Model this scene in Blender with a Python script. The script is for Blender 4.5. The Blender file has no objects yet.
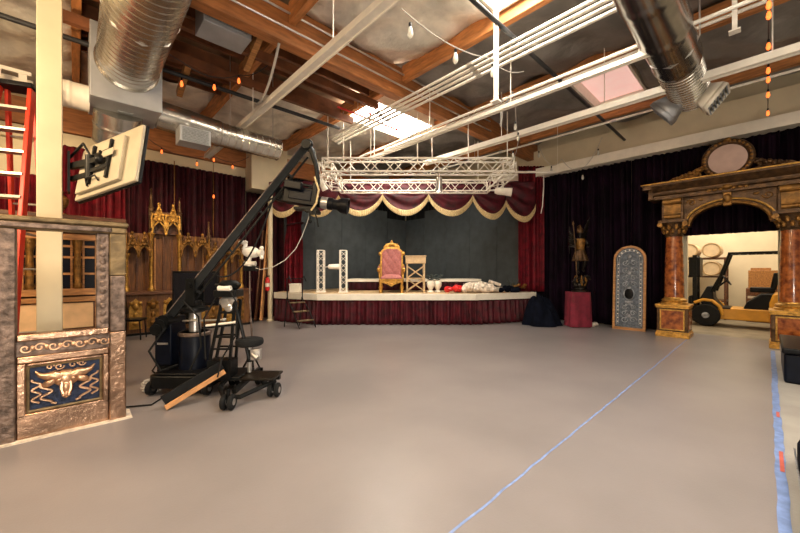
import bpy, bmesh, math, random
from math import pi, sin, cos, radians, sqrt
from mathutils import Vector, Matrix
random.seed(7)
S = bpy.context.scene
COL = S.collection
# ---------------------------------------------------------------- frames of reference
TH = radians(43.3)           # the hall is seen cornerwise: its two wall directions
CT, ST = cos(TH), sin(TH)
EYE = 1.6
def R(a, b, z=0.0):          # hall coordinates: a along one wall, b along the other
    return Vector((CT*a - ST*b, ST*a + CT*b, z))
def V(*p): return Vector(p)

# ---------------------------------------------------------------- materials
MATS = {}
def mat(name, col, rough=.6, metal=0.0, var=.15, scale=6.0, bump=0.0, bscale=None, emit=0.0, sheen=0.0, spec=None, detail=4, col2=None, stretch=None, trans=0.0, coat=0.0, bdist=.03):
    m = bpy.data.materials.new(name); m.use_nodes = True
    nt = m.node_tree; N = nt.nodes; L = nt.links
    bs = N['Principled BSDF']
    tc = N.new('ShaderNodeTexCoord')
    src = tc.outputs['Object']
    if stretch:
        mp = N.new('ShaderNodeMapping'); mp.inputs['Scale'].default_value = stretch
        L.new(src, mp.inputs['Vector']); src = mp.outputs['Vector']
    nz = N.new('ShaderNodeTexNoise'); nz.inputs['Scale'].default_value = scale; nz.inputs['Detail'].default_value = detail
    L.new(src, nz.inputs['Vector'])
    rp = N.new('ShaderNodeValToRGB')
    c = col
    lo = col2 if col2 else tuple(max(0, x*(1-var)) for x in c)
    hi = c if col2 else tuple(min(1, x*(1+var)) for x in c)
    rp.color_ramp.elements[0].position = .35; rp.color_ramp.elements[0].color = (*lo, 1)
    rp.color_ramp.elements[1].position = .65; rp.color_ramp.elements[1].color = (*hi, 1)
    L.new(nz.outputs['Fac'], rp.inputs['Fac']); L.new(rp.outputs['Color'], bs.inputs['Base Color'])
    bs.inputs['Roughness'].default_value = rough; bs.inputs['Metallic'].default_value = metal
    if spec is not None: bs.inputs['Specular IOR Level'].default_value = spec
    if sheen:
        bs.inputs['Sheen Weight'].default_value = sheen; bs.inputs['Sheen Roughness'].default_value = .4
        L.new(rp.outputs['Color'], bs.inputs['Sheen Tint'])
    if coat: bs.inputs['Coat Weight'].default_value = coat
    if trans: bs.inputs['Transmission Weight'].default_value = trans
    if emit:
        bs.inputs['Emission Color'].default_value = (*col, 1); bs.inputs['Emission Strength'].default_value = emit
    if bump:
        n2 = N.new('ShaderNodeTexNoise'); n2.inputs['Scale'].default_value = bscale or scale*4; n2.inputs['Detail'].default_value = 5
        L.new(src, n2.inputs['Vector'])
        bp = N.new('ShaderNodeBump'); bp.inputs['Strength'].default_value = bump; bp.inputs['Distance'].default_value = bdist
        L.new(n2.outputs['Fac'], bp.inputs['Height']); L.new(bp.outputs['Normal'], bs.inputs['Normal'])
    MATS[name] = m
    return m
M = MATS
mat('floor_paint', (.225,.200,.196), .34, var=.09, scale=.9, bump=.05, bscale=60, detail=8)
mat('bare_concrete', (.34,.315,.28), .7, var=.12, scale=2, bump=.1, bscale=40)
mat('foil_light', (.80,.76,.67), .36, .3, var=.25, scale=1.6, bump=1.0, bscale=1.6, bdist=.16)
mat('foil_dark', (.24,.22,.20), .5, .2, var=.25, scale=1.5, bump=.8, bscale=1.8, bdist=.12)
mat('plywood', (.20,.12,.065), .7, var=.25, scale=2)
mat('beam_wood', (.36,.135,.04), .55, var=.25, scale=3, stretch=(1,6,6))
mat('rafter_wood', (.46,.18,.055), .6, var=.3, scale=3, stretch=(6,1,6))
mat('dark_wood_beam', (.16,.055,.02), .6, var=.3, scale=4)
mat('cream_paint', (.64,.545,.37), .7, var=.06, scale=2)
mat('warm_wall', (.80,.70,.52), .7, var=.05, scale=2)
mat('white_paint', (.80,.74,.62), .5, var=.05, scale=5)
mat('white_metal', (.82,.76,.66), .4, var=.05, scale=8)
mat('silver_metal', (.62,.60,.57), .28, .9, var=.1, scale=6)
mat('galvanised', (.58,.55,.49), .26, .95, var=.14, scale=4, bump=.12, bscale=9)
mat('duct_steel', (.36,.35,.34), .2, .95, var=.2, scale=3)
mat('sheet_metal', (.42,.43,.45), .5, .5, var=.1, scale=3)
mat('grille_grey', (.25,.27,.29), .6, var=.2, scale=30)
mat('black_pipe', (.02,.02,.022), .5, var=.3)
mat('velvet_red', (.12,.002,.008), .7, var=.4, scale=5, spec=.3)
mat('velvet_wine', (.06,.0012,.006), .6, var=.5, scale=5, spec=.4)
mat('velvet_maroon', (.035,.0015,.006), .7, var=.4, scale=4, spec=.3)
mat('velvet_plum', (.0055,.0008,.005), .75, var=.6, scale=2, spec=.12)
mat('black_drape', (.004,.004,.006), .95, var=.3)
mat('fringe_cream', (.62,.47,.24), .8, var=.25, scale=40, bump=.5, bscale=80)
mat('flat_grey', (.062,.074,.080), .8, var=.15, scale=3)
mat('gold', (.52,.28,.06), .34, .75, var=.3, scale=14, bump=.3)
mat('old_gold', (.23,.108,.022), .4, .6, var=.45, scale=10, bump=.4)
mat('bronze_gold', (.085,.042,.015), .36, .55, var=.45, scale=9, bump=.4)
mat('dark_bronze', (.018,.014,.010), .35, .7, var=.4, scale=12, bump=.3)
mat('oak_panel', (.17,.065,.016), .5, var=.4, scale=5, stretch=(14,14,1))
mat('walnut', (.12,.045,.018), .45, var=.4, scale=5, stretch=(1,6,6))
mat('honey_wood', (.40,.18,.055), .5, var=.3, scale=5, stretch=(1,6,6))
mat('pale_panel', (.78,.50,.26), .6, var=.12, scale=4)
mat('marble_red', (.42,.12,.025), .22, var=.2, scale=9, col2=(.13,.028,.008), coat=.4, detail=8)
mat('pink_velvet', (.31,.10,.088), .75, var=.15, scale=20, sheen=.3)
mat('mauve_disc', (.52,.36,.30), .6, var=.06)
mat('copper_silver', (.34,.215,.145), .24, .9, var=.35, scale=5, bump=.25, bscale=20)
mat('tarnished', (.17,.12,.095), .42, .6, var=.5, scale=14, bump=.5, bscale=24)
mat('gilt_stone', (.18,.125,.06), .5, .4, var=.4, scale=9, bump=.4, bscale=18)
mat('blue_enamel', (.014,.024,.06), .4, .3, var=.5, scale=16, bump=.4)
mat('relief_copper', (.60,.36,.22), .3, .85, var=.3, scale=14)
mat('black_plastic', (.004,.004,.005), .4, var=.3, spec=.18)
mat('black_metal', (.0045,.005,.0052), .4, 0, var=.4, scale=12, spec=.2)
mat('blue_black', (.003,.0045,.010), .38, var=.3, spec=.16)
mat('rubber', (.008,.008,.008), .8, var=.3, spec=.25)
mat('tv_back', (.43,.375,.27), .5, var=.08, scale=4)
mat('tv_shade', (.33,.29,.22), .55, var=.1, scale=4)
mat('ladder_red', (.62,.035,.012), .45, var=.12)
mat('aluminium', (.42,.39,.34), .4, .8, var=.12)
mat('tan_wood', (.46,.31,.16), .6, var=.15, scale=8)
mat('orange_wood', (.60,.29,.11), .55, var=.2, scale=6)
mat('extinguisher_red', (.60,.02,.02), .3, var=.1)
mat('forklift_yellow', (.60,.28,.025), .4, var=.12, scale=4)
mat('drum_cream', (.72,.55,.36), .6, var=.1)
mat('tape_blue', (.17,.25,.48), .6, var=.2, scale=12)
mat('tape_red', (.55,.12,.08), .6, var=.2)
mat('lead_grey', (.30,.31,.33), .35, .5, var=.45, scale=12, bump=.5)
mat('leaded_glass', (.085,.10,.12), .2, .1, var=.6, scale=18, bump=.5)
mat('pale_cloth', (.68,.58,.47), .85, var=.25, scale=12, bump=.5)
mat('black_cloth', (.003,.004,.009), .9, spec=.08, var=.5, scale=6, bump=.6, bscale=8)
mat('red_cloth', (.16,.008,.022), .85, var=.25, scale=6, sheen=.25)
mat('leaf_dark', (.03,.04,.035), .6, var=.4)
mat('bulb_lit', (1.0,.17,.03), .3, var=0, emit=1.6)
mat('bulb_clear', (.85,.82,.72), .15, var=.05, trans=.4)
mat('skylight_glow', (1.0,.93,.82), .5, var=0, emit=22)
mat('skylight_pink', (1.0,.62,.54), .5, var=.08, scale=2, emit=.45)
mat('lens_glass', (.02,.03,.06), .05, .2, var=.1)
mat('screen_dark', (.004,.004,.008), .25, var=.1)
mat('bay_concrete', (.22,.18,.125), .55, var=.25, scale=2.5, bump=.1, bscale=30)
mat('shade_cord', (.45,.42,.38), .6, var=.1)

# ---------------------------------------------------------------- mesh builder
class MB:
    def __init__(s): s.v = []; s.f = []; s.marks = []
    def add(s, vs, fs):
        o = len(s.v); s.marks.append((o, len(s.f))); s.v += [Vector(p) for p in vs]; s.f += [tuple(i+o for i in f) for f in fs]; return s
    def box(s, c, d, rot=None):
        c = Vector(c); hx, hy, hz = d[0]/2, d[1]/2, d[2]/2
        P = [Vector((x, y, z)) for x in (-hx, hx) for y in (-hy, hy) for z in (-hz, hz)]
        if rot is not None: P = [rot @ p for p in P]
        return s.add([c+p for p in P], [(0,1,3,2),(4,6,7,5),(0,4,5,1),(2,3,7,6),(0,2,6,4),(1,5,7,3)])
    def bx(s, x0, x1, y0, y1, z0, z1):
        return s.box(((x0+x1)/2, (y0+y1)/2, (z0+z1)/2), (x1-x0, y1-y0, z1-z0))
    def beam(s, p0, p1, w, h, up=(0,0,1)):
        p0, p1 = Vector(p0), Vector(p1); d = (p1-p0); L = d.length; d = d/L
        u = Vector(up)
        sd = d.cross(u)
        if sd.length < 1e-4: sd = d.cross(Vector((0,1,0)))
        sd.normalize(); u = sd.cross(d)
        rot = Matrix((d, sd, u)).transposed()
        return s.box((p0+p1)/2, (L, w, h), rot)
    def cyl(s, p0, p1, r0, r1=None, n=12):
        return s.tube([p0, p1], [r0, r0 if r1 is None else r1], n)
    def tube(s, pts, r, n=6, closed=False, cap=True):
        P = [Vector(p) for p in pts]; m = len(P)
        rr = r if isinstance(r, (list, tuple)) else [r]*m
        vs = []; ref = None
        for i in range(m):
            if closed: d = P[(i+1) % m]-P[i-1]
            else: d = P[min(i+1, m-1)]-P[max(i-1, 0)]
            if d.length < 1e-9: d = Vector((0,0,1))
            d.normalize()
            if ref is None:
                ref = Vector((0,0,1)) if abs(d.z) < .9 else Vector((1,0,0))
            u = ref - d*ref.dot(d)
            if u.length < 1e-5: u = d.orthogonal()
            u.normalize(); ref = u; w = d.cross(u)
            for k in range(n):
                t = 2*pi*k/n
                vs.append(P[i] + (u*cos(t)+w*sin(t))*rr[i])
        fs = []
        for i in range(m if closed else m-1):
            j = (i+1) % m
            for k in range(n):
                l = (k+1) % n
                fs.append((i*n+k, i*n+l, j*n+l, j*n+k))
        if cap and not closed:
            fs.append(tuple(range(n-1, -1, -1))); fs.append(tuple((m-1)*n+k for k in range(n)))
        return s.add(vs, fs)
    def lathe(s, prof, n=20, o=(0,0,0), rot=None):
        o = Vector(o); vs = []
        for r, z in prof:
            for k in range(n):
                p = Vector((r*cos(2*pi*k/n), r*sin(2*pi*k/n), z))
                vs.append(o + (rot @ p if rot is not None else p))
        fs = []; m = len(prof)
        for i in range(m-1):
            for k in range(n):
                l = (k+1) % n
                fs.append((i*n+k, i*n+l, (i+1)*n+l, (i+1)*n+k))
        fs.append(tuple(range(n-1, -1, -1))); fs.append(tuple((m-1)*n+k for k in range(n)))
        return s.add(vs, fs)
    def ball(s, c, r, nu=10, nv=7, rot=None):
        c = Vector(c)
        if not isinstance(r, (list, tuple)): r = (r, r, r)
        vs = []; fs = []
        for j in range(1, nv):
            ph = pi*j/nv
            for k in range(nu):
                t = 2*pi*k/nu
                p = Vector((r[0]*sin(ph)*cos(t), r[1]*sin(ph)*sin(t), r[2]*cos(ph)))
                vs.append(c + (rot @ p if rot is not None else p))
        tp = Vector((0,0,r[2])); bt = -tp
        if rot is not None: tp = rot @ tp; bt = rot @ bt
        vs.append(c+tp); vs.append(c+bt); T = len(vs)-2; B = T+1
        for k in range(nu): fs.append((T, k, (k+1) % nu))
        for j in range(nv-2):
            for k in range(nu):
                l = (k+1) % nu; fs.append((j*nu+k, (j+1)*nu+k, (j+1)*nu+l, j*nu+l))
        b0 = (nv-2)*nu
        for k in range(nu): fs.append((B, b0+(k+1) % nu, b0+k))
        return s.add(vs, fs)
    def prism(s, poly, fn, w0, w1):            # poly of (u, v); fn(u, v, w) -> point
        n = len(poly)
        vs = [fn(u, v, w0) for u, v in poly] + [fn(u, v, w1) for u, v in poly]
        fs = [tuple(range(n-1, -1, -1)), tuple(range(n, 2*n))]
        for i in range(n):
            j = (i+1) % n; fs.append((i, j, n+j, n+i))
        return s.add(vs, fs)
    def band(s, A, B, fn, w0, w1):             # solid between two outlines of equal length
        n = len(A); vs = []
        for w in (w0, w1):
            vs += [fn(u, v, w) for u, v in A] + [fn(u, v, w) for u, v in B]
        fs = []
        for i in range(n-1):
            fs += [(i, i+1, n+i+1, n+i), (2*n+i, 3*n+i, 3*n+i+1, 2*n+i+1), (i, 2*n+i, 2*n+i+1, i+1), (n+i, n+i+1, 3*n+i+1, 3*n+i)]
        fs += [(0, n, 3*n, 2*n), (n-1, 3*n-1, 4*n-1, 2*n-1)]
        return s.add(vs, fs)
    def grid(s, fn, nu, nv):
        vs = [fn(i/nu, j/nv) for j in range(nv+1) for i in range(nu+1)]
        fs = [(j*(nu+1)+i, j*(nu+1)+i+1, (j+1)*(nu+1)+i+1, (j+1)*(nu+1)+i) for j in range(nv) for i in range(nu)]
        return s.add(vs, fs)
    def each(s, name, m, parent=None, **k):    # every primitive as an object of its own
        for i,(a,b) in enumerate(s.marks):
            e = s.marks[i+1] if i+1 < len(s.marks) else (len(s.v), len(s.f))
            q = MB(); q.v = s.v[a:e[0]]; q.f = [tuple(x-a for x in f) for f in s.f[b:e[1]]]; q.build(name, m, parent, **k)
    def build(s, name, m, parent=None, label=None, bevel=0, solid=0, angle=38, recalc=True):
        me = bpy.data.meshes.new(name); me.from_pydata([tuple(v) for v in s.v], [], s.f); me.update()
        if recalc:
            b = bmesh.new(); b.from_mesh(me); bmesh.ops.recalc_face_normals(b, faces=b.faces); b.to_mesh(me); b.free()
        me.polygons.foreach_set('use_smooth', [True]*len(me.polygons))
        me.set_sharp_from_angle(angle=radians(angle))
        me.materials.append(M[m] if isinstance(m, str) else m)
        o = bpy.data.objects.new(name, me); COL.objects.link(o)
        if parent is not None: o.parent = parent
        if label: o['label'] = label
        if solid:
            sm = o.modifiers.new('s', 'SOLIDIFY'); sm.thickness = solid; sm.offset = 0
        if bevel:
            bv = o.modifiers.new('b', 'BEVEL'); bv.width = bevel; bv.segments = 2; bv.limit_method = 'ANGLE'; bv.angle_limit = radians(40)
        return o
def tag(o, label, cat, group=None):
    o['label'] = label; o['category'] = cat
    if group: o['group'] = group
    return o
def place(o, loc, rz=0, room=True):
    o.location = R(*loc) if room else Vector(loc)
    o.rotation_euler = (0, 0, rz + (TH if room else 0)); return o
def thing(name, label, cat, loc, rz=0, group=None, room=True):
    o = bpy.data.objects.new(name, None); COL.objects.link(o); o.empty_display_size = .2
    place(o, loc, rz, room); return tag(o, label, cat, group)
def struct(name, mb, m, loc=(0,0,0), room=True, **k):
    o = mb.build(name, m, **k); place(o, loc, 0, room); o['kind'] = 'structure'; return o
def solo(name, mb, m, label, cat, loc, rz=0, group=None, room=True, **k):
    o = mb.build(name, m, **k); place(o, loc, rz, room); return tag(o, label, cat, group)
def copy_tree(o, parent=None):
    c = o.copy(); COL.objects.link(c)
    if parent is not None: c.parent = parent
    for ch in list(o.children): copy_tree(ch, c)
    return c
def sag(p0, p1, d, n=12):
    p0, p1 = Vector(p0), Vector(p1)
    return [p0.lerp(p1, i/n) - Vector((0,0,d*4*(i/n)*(1-i/n))) for i in range(n+1)]
def spiral(cx, cz, r, turns, sgn=1, n=26, y=0, start=0.0):   # a scroll in a vertical xz plane
    out = []
    for i in range(n+1):
        t = i/n; a = start + sgn*turns*2*pi*t; q = r*(1-.82*t)
        out.append((cx+q*cos(a), y, cz+q*sin(a)))
    return out
# ================================================================ THE SETTING
struct('floor', MB().bx(-9, 11.6, -.08, 12, -.12, 0), 'floor_paint')
struct('floor.001', MB().bx(-9, 11.6, -6, -.08, -.12, -.004), 'bare_concrete')
struct('floor.002', MB().bx(11.6, 17.5, -5, 7, -.12, -.004), 'bay_concrete')
struct('wall_left', MB().bx(-9, 11.8, 12, 12.12, -.12, 6.3), 'cream_paint')
struct('wall_right', MB().bx(11.62, 11.8, 1.42, 12, -.12, 6.3).bx(11.62, 11.8, -6, -.18, -.12, 6.3).bx(11.62, 11.8, -.18, 1.42, 3.3, 6.3), 'cream_paint')
struct('wall_far', MB().bx(17.0, 17.15, -5, 7, -.12, 4.6), 'warm_wall')
struct('wall_far.001', MB().bx(11.8, 17.0, 4.6, 4.75, -.12, 4.6), 'warm_wall')
struct('wall_far.002', MB().bx(11.8, 17.0, -3.75, -3.6, -.12, 4.6), 'warm_wall')
struct('ceiling_far', MB().bx(11.8, 17.15, -3.75, 4.75, 4.6, 4.7), 'warm_wall')

def ceil_panel(a0, a1, b0, b1, m, z=6.0, amp=.09):
    rnd = random.Random(int(a0*100+b0*10)); ph = [rnd.uniform(0, 6) for _ in range(8)]
    nu = max(4, int((a1-a0)*7)); nv = max(4, int((b1-b0)*7))
    def f(u, v):
        a = a0+(a1-a0)*u; b = b0+(b1-b0)*v
        w = (sin(a*3.1+ph[0]+1.3*sin(b*1.7+ph[1])) + sin(b*4.3+ph[2]+1.1*sin(a*2.3+ph[3])) + .7*sin(a*7+b*6+ph[4]))*amp*.5
        s = -.10*sin(pi*u)
        return V(a, b, z+w+s)
    g = MB().grid(f, nu, nv)
    struct('ceiling', g, m, angle=80, solid=.01)
struct('ceiling', MB().bx(-9, 11.8, -6, 12.12, 6.3, 6.4), 'plywood')
ceil_panel(-9, .0, 5.6, 12, 'foil_light'); ceil_panel(-9, .0, -6, 5.4, 'foil_light')
ceil_panel(.1, 2.6, 9.3, 12, 'foil_light')
ceil_panel(2.7, 5.15, -6, 1.3, 'foil_light'); ceil_panel(2.7, 5.15, 3.15, 5.4, 'foil_light')
ceil_panel(2.7, 5.15, 8.0, 12, 'foil_light')
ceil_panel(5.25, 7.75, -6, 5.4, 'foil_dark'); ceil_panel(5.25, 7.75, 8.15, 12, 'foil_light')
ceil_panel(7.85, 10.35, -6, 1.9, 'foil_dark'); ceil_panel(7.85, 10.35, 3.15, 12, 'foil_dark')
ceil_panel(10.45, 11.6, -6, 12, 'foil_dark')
NT = [0]
def trim(mb, m, loc=(0,0,0), room=True, **k):
    NT[0] += 1
    return struct('trim_%d' % NT[0], mb, m, loc, room, **k)
# roof beams: two heavy ones along the left wall's direction, purlins across them
trim(MB().bx(-5, 11.6, 5.40, 5.62, 5.35, 5.98), 'beam_wood', bevel=.01)
trim(MB().bx(-5, 11.6, 11.72, 11.95, 5.00, 5.60), 'beam_wood', bevel=.01)
for a in (.02, 2.62, 5.2, 7.8, 10.4):
    trim(MB().bx(a-.06, a+.06, -6, 5.39, 5.68, 6.02), 'rafter_wood', bevel=.006)
    trim(MB().bx(a-.06, a+.06, 5.63, 11.71, 5.68, 6.02), 'rafter_wood', bevel=.006)
for b in (5.95, 6.55, 7.15, 7.75, 8.35, 8.95):
    trim(MB().bx(.09, 2.55, b-.025, b+.025, 5.8, 6.02), 'dark_wood_beam')
for b in (5.95, 6.55, 7.15, 7.75):
    trim(MB().bx(2.69, 5.13, b-.025, b+.025, 5.8, 6.02), 'dark_wood_beam')
for (b, z) in ((6.3, 5.42), (7.3, 5.38)):
    trim(MB().bx(-.3, 5.2, b-.05, b+.05, z, z+.16), 'dark_wood_beam')
# short diagonal braces under the purlins
trim(MB().beam((2.3, 6.6, 5.35), (2.3, 5.65, 5.75), .10, .16), 'honey_wood')
trim(MB().beam((1.55, 8.2, 5.2), (1.55, 7.4, 5.5), .10, .14), 'honey_wood')
for (b, z) in ((5.33, 5.80), (5.30, 5.52)):
    trim(MB().cyl((.5, b, z), (8.5, b, z), .018, n=8), 'silver_metal')
# skylights, each a bright pane in a timber curb
def skylight(n, a0, a1, b0, b1, glow):
    w = MB().bx(a0, a1, b0, b1, 6.12, 6.15)
    o = struct('window_%d' % n, w, glow)
    fr = MB()
    for (x0, x1, y0, y1) in ((a0-.04, a1+.04, b0-.05, b0), (a0-.04, a1+.04, b1, b1+.05), (a0-.04, a0, b0, b1), (a1, a1+.04, b0, b1)):
        fr.bx(x0, x1, y0, y1, 5.86, 6.16)
    fr.build('frame', 'white_paint', o)
skylight(1, 2.75, 5.05, 1.45, 3.05, 'skylight_glow')
skylight(2, 5.35, 7.65, 6.75, 8.05, 'skylight_glow')
skylight(3, 7.95, 10.25, 1.98, 3.05, 'skylight_pink')
# ledges over the curtains
trim(MB().bx(11.15, 11.62, -6, 7.2, 4.72, 4.80).bx(11.1, 11.16, -6, 7.2, 4.72, 4.98), 'white_paint')
trim(MB().bx(11.3, 11.62, -6, 7.2, 5.04, 5.62), 'cream_paint')
trim(MB().bx(-9, 4.1, 11.80, 12.0, 4.68, 4.98), 'cream_paint')
trim(MB().bx(4.1, 5.3, 11.25, 12.0, 4.25, 5.7), 'cream_paint')
# dark sprinkler pipes
trim(MB().cyl((-3, 2.75, 5.3), (11.4, 2.75, 5.3), .035), 'black_pipe')
trim(MB().cyl((-3, 7.6, 5.3), (5, 7.6, 5.3), .04), 'black_pipe')

# ---------------------------------------------------------------- support column
c = MB().bx(-.11, .11, -.11, .11, 0, 6.0).bx(-.13, .13, -.13, .13, 0, .02)
solo('support_column', c, 'cream_paint', 'cream painted square column standing behind the gilded frame on the left', 'column', (-.22, 6.05, 0), bevel=.008)
c = MB().cyl((0,0,0), (0,0,4.3), .075, n=16).lathe([(.11,0),(.11,.03),(.08,.06)], 16)
solo('slim_column', c, 'cream_paint', 'slim cream post at the left end of the stage', 'column', (-4.17, 11.1, 0), room=False)

# ---------------------------------------------------------------- tape on the floor
def tapeline(b0, b1, a0, a1, m, lab, seed, w):
    rnd = random.Random(seed); t = MB(); n = 60; L = []
    for i in range(n+1):
        u = i/n; a = a0+(a1-a0)*u; b = b0+(b1-b0)*u
        L.append((a, b+rnd.uniform(-.006,.006)))
    for i in range(n):
        (x0, y0), (x1, y1) = L[i], L[i+1]
        t.add([(x0, y0-w/2, .002), (x1, y1-w/2, .002), (x1, y1+w/2, .002), (x0, y0+w/2, .002),
               (x0, y0-w/2, .0005), (x1, y1-w/2, .0005), (x1, y1+w/2, .0005), (x0, y0+w/2, .0005)], [(0,1,2,3),(4,5,6,7),(0,4,5,1),(3,2,6,7)])
    return solo('tape_line', t, m, lab, 'tape', (0,0,0))
tapeline(1.325, 1.27, 1.2, 10.4, 'tape_blue', 'thin blue tape line running across the open floor to the portal', 3, .017)
e = tapeline(-.075, -.085, 1.2, 10.2, 'tape_blue', 'wide blue tape along the edge of the painted floor at right', 5, .06)
for i, (a0, a1) in enumerate(((4.1, 4.55), (5.6, 5.8))):
    MB().bx(a0, a1, -.10, -.075, .0025, .004).build('red_patch', 'tape_red', e, label='red tape patch')

# ================================================================ CURTAINS
def curtain(mb, x0, x1, z0, z1, pleats, amp, seed, pinch=None, lean=0.0, sway=0.0):
    rnd = random.Random(seed); p = [rnd.uniform(0, 6.28) for _ in range(6)]
    nu = int(pleats*8); nz = 14; w = x1-x0; cxm = (x0+x1)/2
    def f(u, v):
        z = z0+(z1-z0)*v
        x = x0+w*u + .25*w/pleats*sin(2*pi*pleats*u*.37+p[0])*(1-.5*v)
        y = amp*(sin(2*pi*pleats*u + p[1] + .5*sin(2.2*v+p[2])) + .45*sin(2*pi*pleats*.43*u+p[3]+1.3*v) + .25*sin(2*pi*pleats*2.1*u+p[4]))
        y += sway*sin(3.0*pi*v+3*u*pi+p[5])*.5
        if pinch:
            zp, k, xp = pinch
            g = math.exp(-((z-zp)/.75)**2)
            if z < zp: g = max(g, .55)
            x = x + (xp-x)*k*g
        return V(x, y, z)
    mb.grid(f, nu, nz); return mb
def curtain_thing(a, b, w, z0, z1, m, label, seed, facing='left', pleats=None, amp=.05, group=None, room=True, **k):
    c = curtain(MB(), -w/2, w/2, 0, z1-z0, pleats or w*7, amp, seed, **k)
    return solo('curtain', c, m, label, 'curtain', (a, b, z0), 0 if facing == 'left' else pi/2, group, room=room, angle=80, recalc=False, solid=.008)
# left wall: dark red velvet
for i, (a, w, z1, m, lab) in enumerate((
    (-1.15, 1.5, 3.85, 'velvet_red', 'bright red velvet curtain behind the red ladder on the left wall'),
    (.30, 1.4, 4.66, 'velvet_red', 'bright red velvet curtain below the tilted television'),
    (1.50, 1.06, 4.66, 'velvet_maroon', 'dark maroon curtain behind the tall gilded choir stall'),
    (2.55, 1.06, 4.66, 'velvet_maroon', 'dark maroon curtain between two gold cords on the left wall'),
    (3.55, 1.0, 4.66, 'velvet_maroon', 'dark maroon curtain beside the cream soffit, above the crane arm'),
    (4.75, 1.3, 4.2, 'velvet_maroon', 'dark maroon curtain under the cream soffit by the leaning planks'))):
    curtain_thing(a, 11.72, w, .03, z1, m, lab, 30+i, amp=.045, group='red curtains on the left wall')
# right wall: plum velvet
for i, (b, w, lab) in enumerate((
    (2.05, 1.1, 'near black plum curtain hanging beside the left portal column'),
    (3.15, 1.1, 'near black plum curtain behind the arched stained panel'),
    (4.20, 1.0, 'near black plum curtain behind the winged statue'),
    (5.05, .8, 'near black plum curtain left of the winged statue'))):
    curtain_thing(11.42, b, w, .03, 4.74, 'velvet_plum', lab, 50+i, 'right', amp=.05, group='plum curtains on the right wall', sway=.05)
curtain_thing(11.42, .66, 1.7, 2.50, 4.74, 'velvet_plum', 'short plum curtain hanging over the portal opening', 58, 'right', amp=.04)
curtain_thing(11.42, -1.0, 1.55, .03, 4.74, 'velvet_plum', 'plum curtain behind the right end of the portal', 59, 'right', amp=.05)
# black drapes high in the stage corner
o = curtain_thing(8.2, 11.86, 6.6, .03, 5.6, 'black_drape', 'black drape along the left wall above the grey flats', 61, amp=.03)
o = curtain_thing(11.52, 8.7, 6.2, .03, 4.7, 'black_drape', 'black drape along the right wall above the grey flats', 62, 'right', amp=.03)
# ================================================================ STAGE
SZ = .92
SF = [(-3.98, 11.02), (-2.43, 10.23), (2.22, 10.23), (4.30, 11.02)]
back = [R(11.2, 5.75), R(11.2, 11.5), R(5.35, 11.5)]
poly = SF + [(p.x, p.y) for p in back]
st = thing('stage', 'low corner stage with white lip and pleated maroon skirt', 'stage', (0, 0, 0), room=False)
MB().prism(poly, lambda u, v, w: V(u, v, w), SZ-.05, SZ).build('deck', 'tan_wood', st)
lip = MB(); wood = MB()
for i in range(3):
    p, q = V(*SF[i], 0), V(*SF[i+1], 0)
    d = (q-p).normalized(); n = V(d.y, -d.x, 0)
    lip.beam(p+n*.02+V(0,0,SZ-.09)-d*.02, q+n*.02+V(0,0,SZ-.09)+d*.02, .05, .19)
lip.build('lip', 'white_paint', st, bevel=.008)
L = [0]
for i in range(3): L.append(L[-1]+(V(*SF[i+1])-V(*SF[i])).length)
def along(s):
    for i in range(3):
        if s <= L[i+1] or i == 2:
            p, q = V(*SF[i]), V(*SF[i+1]); d = (q-p).normalized()
            return p+d*(s-L[i]), V(d.y, -d.x)
rs = random.Random(4); ph = [rs.uniform(0,6) for _ in range(5)]
def skf(u, v):
    s = u*L[-1]; p, n = along(s); z = .015+(SZ-.2)*v
    k = (1-.55*v)
    y = .05*k*(sin(s*34+ph[0]+sin(s*3+ph[1])*2)+.6*sin(s*19+ph[2])) + .03*(1-v)
    return V(p.x - n.x*.03 + n.x*y, p.y - n.y*.03 + n.y*y, z)
MB().grid(skf, 700, 6).build('skirt', 'velvet_wine', st, angle=80, recalc=False, solid=.006)
sup = MB()
for i in range(3):
    for t in (.1, .5, .9):
        p = V(*SF[i]).lerp(V(*SF[i+1]), t); sup.cyl((p.x, p.y+.35, 0), (p.x, p.y+.35, SZ-.05), .03)
sup.each('support', 'black_metal', st)

# riser behind the throne
r = thing('stage_riser', 'long low riser with white top and maroon skirt behind the throne', 'platform', (.5, 12.75, SZ), room=False)
MB().bx(-2.35, 2.35, -.65, .65, .30, .40).build('top', 'white_paint', r, bevel=.01)
MB().grid(lambda u, v: V(-2.3+4.6*u, -.60+.025*sin(u*150+sin(u*20)), .005+.30*v), 260, 3).build('skirt', 'velvet_maroon', r, angle=80, recalc=False, solid=.006)
lg = MB()
for x in (-2.1, 0, 2.1):
    for y in (-.45, .5): lg.bx(x-.04, x+.04, y-.04, y+.04, 0, .30)
lg.each('support', 'black_metal', r)

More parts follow.
